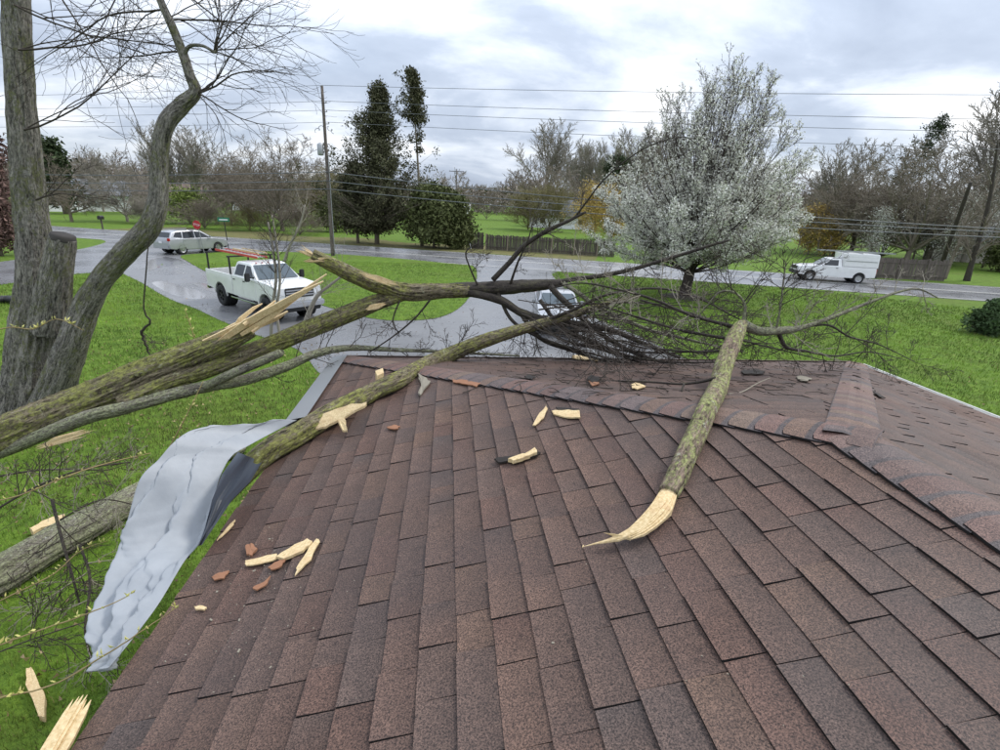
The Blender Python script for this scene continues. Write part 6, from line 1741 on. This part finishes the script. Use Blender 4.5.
def far_house(label, px, by, w, d, h, rise, rz, wall, roofm, wins=3):
    P0 = ground(px, by)
    t = thing('far_house', label, 'house', (P0[0], P0[1], 0), rz)
    b = MB(); b.box((0, 0, h / 2), (w, d, h))
    b.add([(-w / 2, -d / 2, h), (-w / 2, d / 2, h), (-w / 2, 0, h + rise * .97)], None, [(0, 2, 1)]); b.add([(w / 2, -d / 2, h), (w / 2, d / 2, h), (w / 2, 0, h + rise * .97)], None, [(0, 1, 2)])
    b.build('wall', wall, t)
    b = MB(); o_ = .5; e_ = rise / (d / 2) * o_
    for s in (-1, 1):
        V = [(-w / 2 - o_, s * (d / 2 + o_), h - e_), (w / 2 + o_, s * (d / 2 + o_), h - e_), (w / 2 + o_, 0, h + rise), (-w / 2 - o_, 0, h + rise)]
        V = V + [(x, y, z + .18) for x, y, z in V]
        b.add(V, [(0, 1, 2, 3), (4, 5, 6, 7), (0, 1, 5, 4), (1, 2, 6, 5), (2, 3, 7, 6), (3, 0, 4, 7)])
    b.build('roof', roofm, t)
    for i in range(wins):
        x = -w / 2 + w * (i + .7) / (wins + .4)
        b = MB(); b.box((x, -d / 2 - .01, h * .55), (1.3, .1, 1.3)); f = b.build('window', M['siding'], t)
        b = MB(); b.box((x, -d / 2 - .055, h * .55), (1.1, .04, 1.1)); b.build('pane', M['window'], f)
    return t
far_house('white house with grey roof behind the dark spreading tree at far left', 92, 210.5, 13, 8, 3.4, 2.6, R(35), M['siding'], M['roof_grey'])
far_house('white gabled cottage beside the big maple trunk', 60, 211, 7, 7, 3.4, 2.6, R(-50), M['siding'], M['roof_grey'], 2)
far_house('tan low house behind the brown thickets', 172, 210, 14, 9, 3.6, 2.6, R(20), M['siding_tan'], M['roof_brown'])
far_house('long white house far behind the big round bare tree', 272, 211, 20, 9, 3.4, 2.4, R(12), M['siding'], M['roof_grey'])
far_house('grey roofed white house behind the golden shrub', 562, 228, 15, 9, 3.0, 3.2, R(-15), M['siding'], M['roof_grey'])
far_house('small white shed beyond the junipers', 466, 215, 3.0, 3.0, 3.0, 1.2, R(-10), M['siding'], M['siding'], 1)
far_house('distant house at the right between leaning trunks', 985, 262, 12, 8, 3.0, 2.2, R(-30), M['siding_tan'], M['roof_grey'])

# brush and woods behind the counted trees: reads as one mass
wd = MB(); rw = random.Random(12)
LOW = bare_proto(7, bcfg((5, 60), 7, 5, 4, 38, .05, .28, .03, .56), .5, .1, 9)
lowv = []
for me in LOW:
    v = np.empty(len(me.vertices) * 3); me.vertices.foreach_get('co', v); q = np.empty(len(me.loops), np.int32); me.loops.foreach_get('vertex_index', q)
    lowv.append((v.reshape(-1, 3), q.reshape(-1, 4)))
for k in range(64):
    px = -160 + 1320 * (k + rw.random()) / 64
    hz = 202 + .0436 * (px - 449)
    if 476 < px < 520 and rw.random() < .7: continue
    P0 = ground(px, hz + rw.choice((9, 12, 16, 22)))
    if P0[0] * RN[0] + P0[1] * RN[1] < N1 + 9: continue
    h = rw.uniform(5, 9) * (1.0 if px < 470 else 1.25) * (np.linalg.norm(P0[:2]) / 95) ** .7; sx = h / 9 * rw.uniform(1.0, 1.5); az = rw.random() * 6.28
    for v, q in lowv:
        c, s_ = math.cos(az), math.sin(az)
        w = np.stack([(v[:, 0] * c - v[:, 1] * s_) * sx + P0[0], (v[:, 0] * s_ + v[:, 1] * c) * sx + P0[1], v[:, 2] * h / 9], -1)
        t_ = rw.uniform(.75, 1.25); wd.add(w, q, col=np.array((t_, t_ * rw.uniform(.92, 1.02), t_ * rw.uniform(.85, 1))))
M['far_wood'] = leafy('far_bare_woods', (.15, .13, .108), (.21, .18, .145))
tag(wd.build('far_woods', M['far_wood']), 'grey brown mass of distant bare brush and woods on the horizon', 'woods', None, 'stuff')
bk_ = MB(); g = np.random.default_rng(12); n = 40000
az = g.uniform(-1.3, 1.3, n); rr = g.uniform(240, 330, n); hh = 8 + 9 * fbm(np.stack([az * 14, np.zeros(n), np.zeros(n)], -1), 4)
leaf_faces(bk_, np.stack([rr * np.sin(az), rr * np.cos(az), hh * g.uniform(0, 1, n) ** .8], -1), 1.1, 4, 1, (.7, 1.3), .2)
tag(bk_.build('horizon_woods', M['far_wood']), 'hazy tree line closing the horizon', 'woods', None, 'stuff')
# dry verge along the far side of the road at the left
def _verge(n):
    p = n.pos(); a = n.noise(p, 1.1, 5, .7); n.col(n.ramp(a, [(.38, (.17, .145, .07)), (.66, (.1, .12, .035))])); n.bump(a, .6, .05)
M['verge'] = mat('dry_verge', rough=.95, spec=.1, nodes=_verge)
VG = [rp(s_, N1 + .25 + .25 * math.sin(s_ * .7)) for s_ in np.linspace(2, 60, 40)] + [rp(s_, N1 + 9 + 1.6 * math.sin(s_ * .45)) for s_ in np.linspace(60, 2, 40)]
tag(sheet('verge', VG, .006, M['verge']), 'strip of dry brown grass along the far side of the road', None, None, 'structure')

ll_ = MB(); g = np.random.default_rng(6); n = 3200
lx = np.concatenate([g.uniform(-11, -1.6, n), g.uniform(-16, 24, 1200)]); ly = np.concatenate([g.uniform(2, 17, n), g.uniform(8, 36, 1200)])
k_ = (lx * RN[0] + ly * RN[1] < N0) & ~((lx > XE - .2) & (lx < XC + .2) & (ly < YF + .2))
leaf_faces(ll_, np.stack([lx[k_], ly[k_], np.full(k_.sum(), .05)], -1), .035, 9, 1, (.4, 1.5), .012)
M['litter'] = leafy('brown_leaf_litter', (.16, .11, .06), (.3, .23, .13))
tag(ll_.build('leaf_litter', M['litter']), 'brown leaf and bark litter strewn over lawn and driveway', 'litter', None, 'stuff')
# ================================================================== GRASS BLADES
g = np.random.default_rng(3)
n = 330000
rr = 3.5 + 38 * g.random(n) ** 1.35; az = g.uniform(R(-85), R(80), n)
x = rr * np.sin(az); y = rr * np.cos(az)
bad = ((x > XE - .1) & (x < XC + .1) & (y < YF)) | (x * RN[0] + y * RN[1] > N0 - .1) | inpoly(x, y, SIDE) | (inpoly(x, y, DRV) & ~inpoly(x, y, ISL))
x, y, rr = x[~bad], y[~bad], rr[~bad]; n = len(x)
pat = fbm(np.stack([x * .5, y * .5, np.zeros(n)], -1), 4)
k_ = 2
x = np.repeat(x, k_) + g.normal(0, .03, n * k_); y = np.repeat(y, k_) + g.normal(0, .03, n * k_); pat = np.repeat(pat, k_); rr = np.repeat(rr, k_); n = len(x)
h = g.uniform(.02, .06, n) * (1 + rr / 40); w = .002 + rr * .0003
a = g.uniform(0, 6.283, n); la = g.uniform(0, 6.283, n); ln_ = g.uniform(.1, .8, n) * h
V = np.empty((n, 3, 3)); V[:, 0] = np.stack([x - w * np.cos(a), y - w * np.sin(a), np.full(n, -.005)], -1); V[:, 1] = np.stack([x + w * np.cos(a), y + w * np.sin(a), np.full(n, -.005)], -1)
V[:, 2] = np.stack([x + ln_ * np.cos(la), y + ln_ * np.sin(la), h + .02], -1)
mixf = np.clip((pat - .3) * 3 + g.normal(0, .3, n), 0, 1)[:, None]
col = np.array((.072, .13, .017)) * (1 - mixf) + np.array((.22, .345, .042)) * mixf
thatch = np.clip((fbm(np.stack([x * .9 + 3, y * .9, np.zeros(n)], -1), 4) - .5) * 5, 0, .7)[:, None]
col = col * (1 - thatch * .5) + np.array((.16, .14, .06)) * thatch * .5
brn_shade = np.clip((fbm(np.stack([x * .35 + 7, y * .35, np.zeros(n)], -1), 3) - .36) * 5, 0, .9)[:, None] * np.clip((-1 - x) * .5, 0, 1)[:, None] * np.clip((15 - y) * .25, 0, 1)[:, None]  # brown debris patches, plus tree shade painted on the near left lawn
col = col * (1 - brn_shade * .8) + np.array((.085, .075, .032)) * brn_shade * .8
dry = (g.random(n) < .06)[:, None]; col = np.where(dry, np.array((.28, .24, .1)), col)
gm = MB(); gm.add(V.reshape(-1, 3), None, np.arange(n * 3).reshape(-1, 3), col=np.repeat(col, 3, 0))
tag(gm.build('grass', M['blade']), 'short green grass blades covering the lawns around the house', 'grass', None, 'stuff')
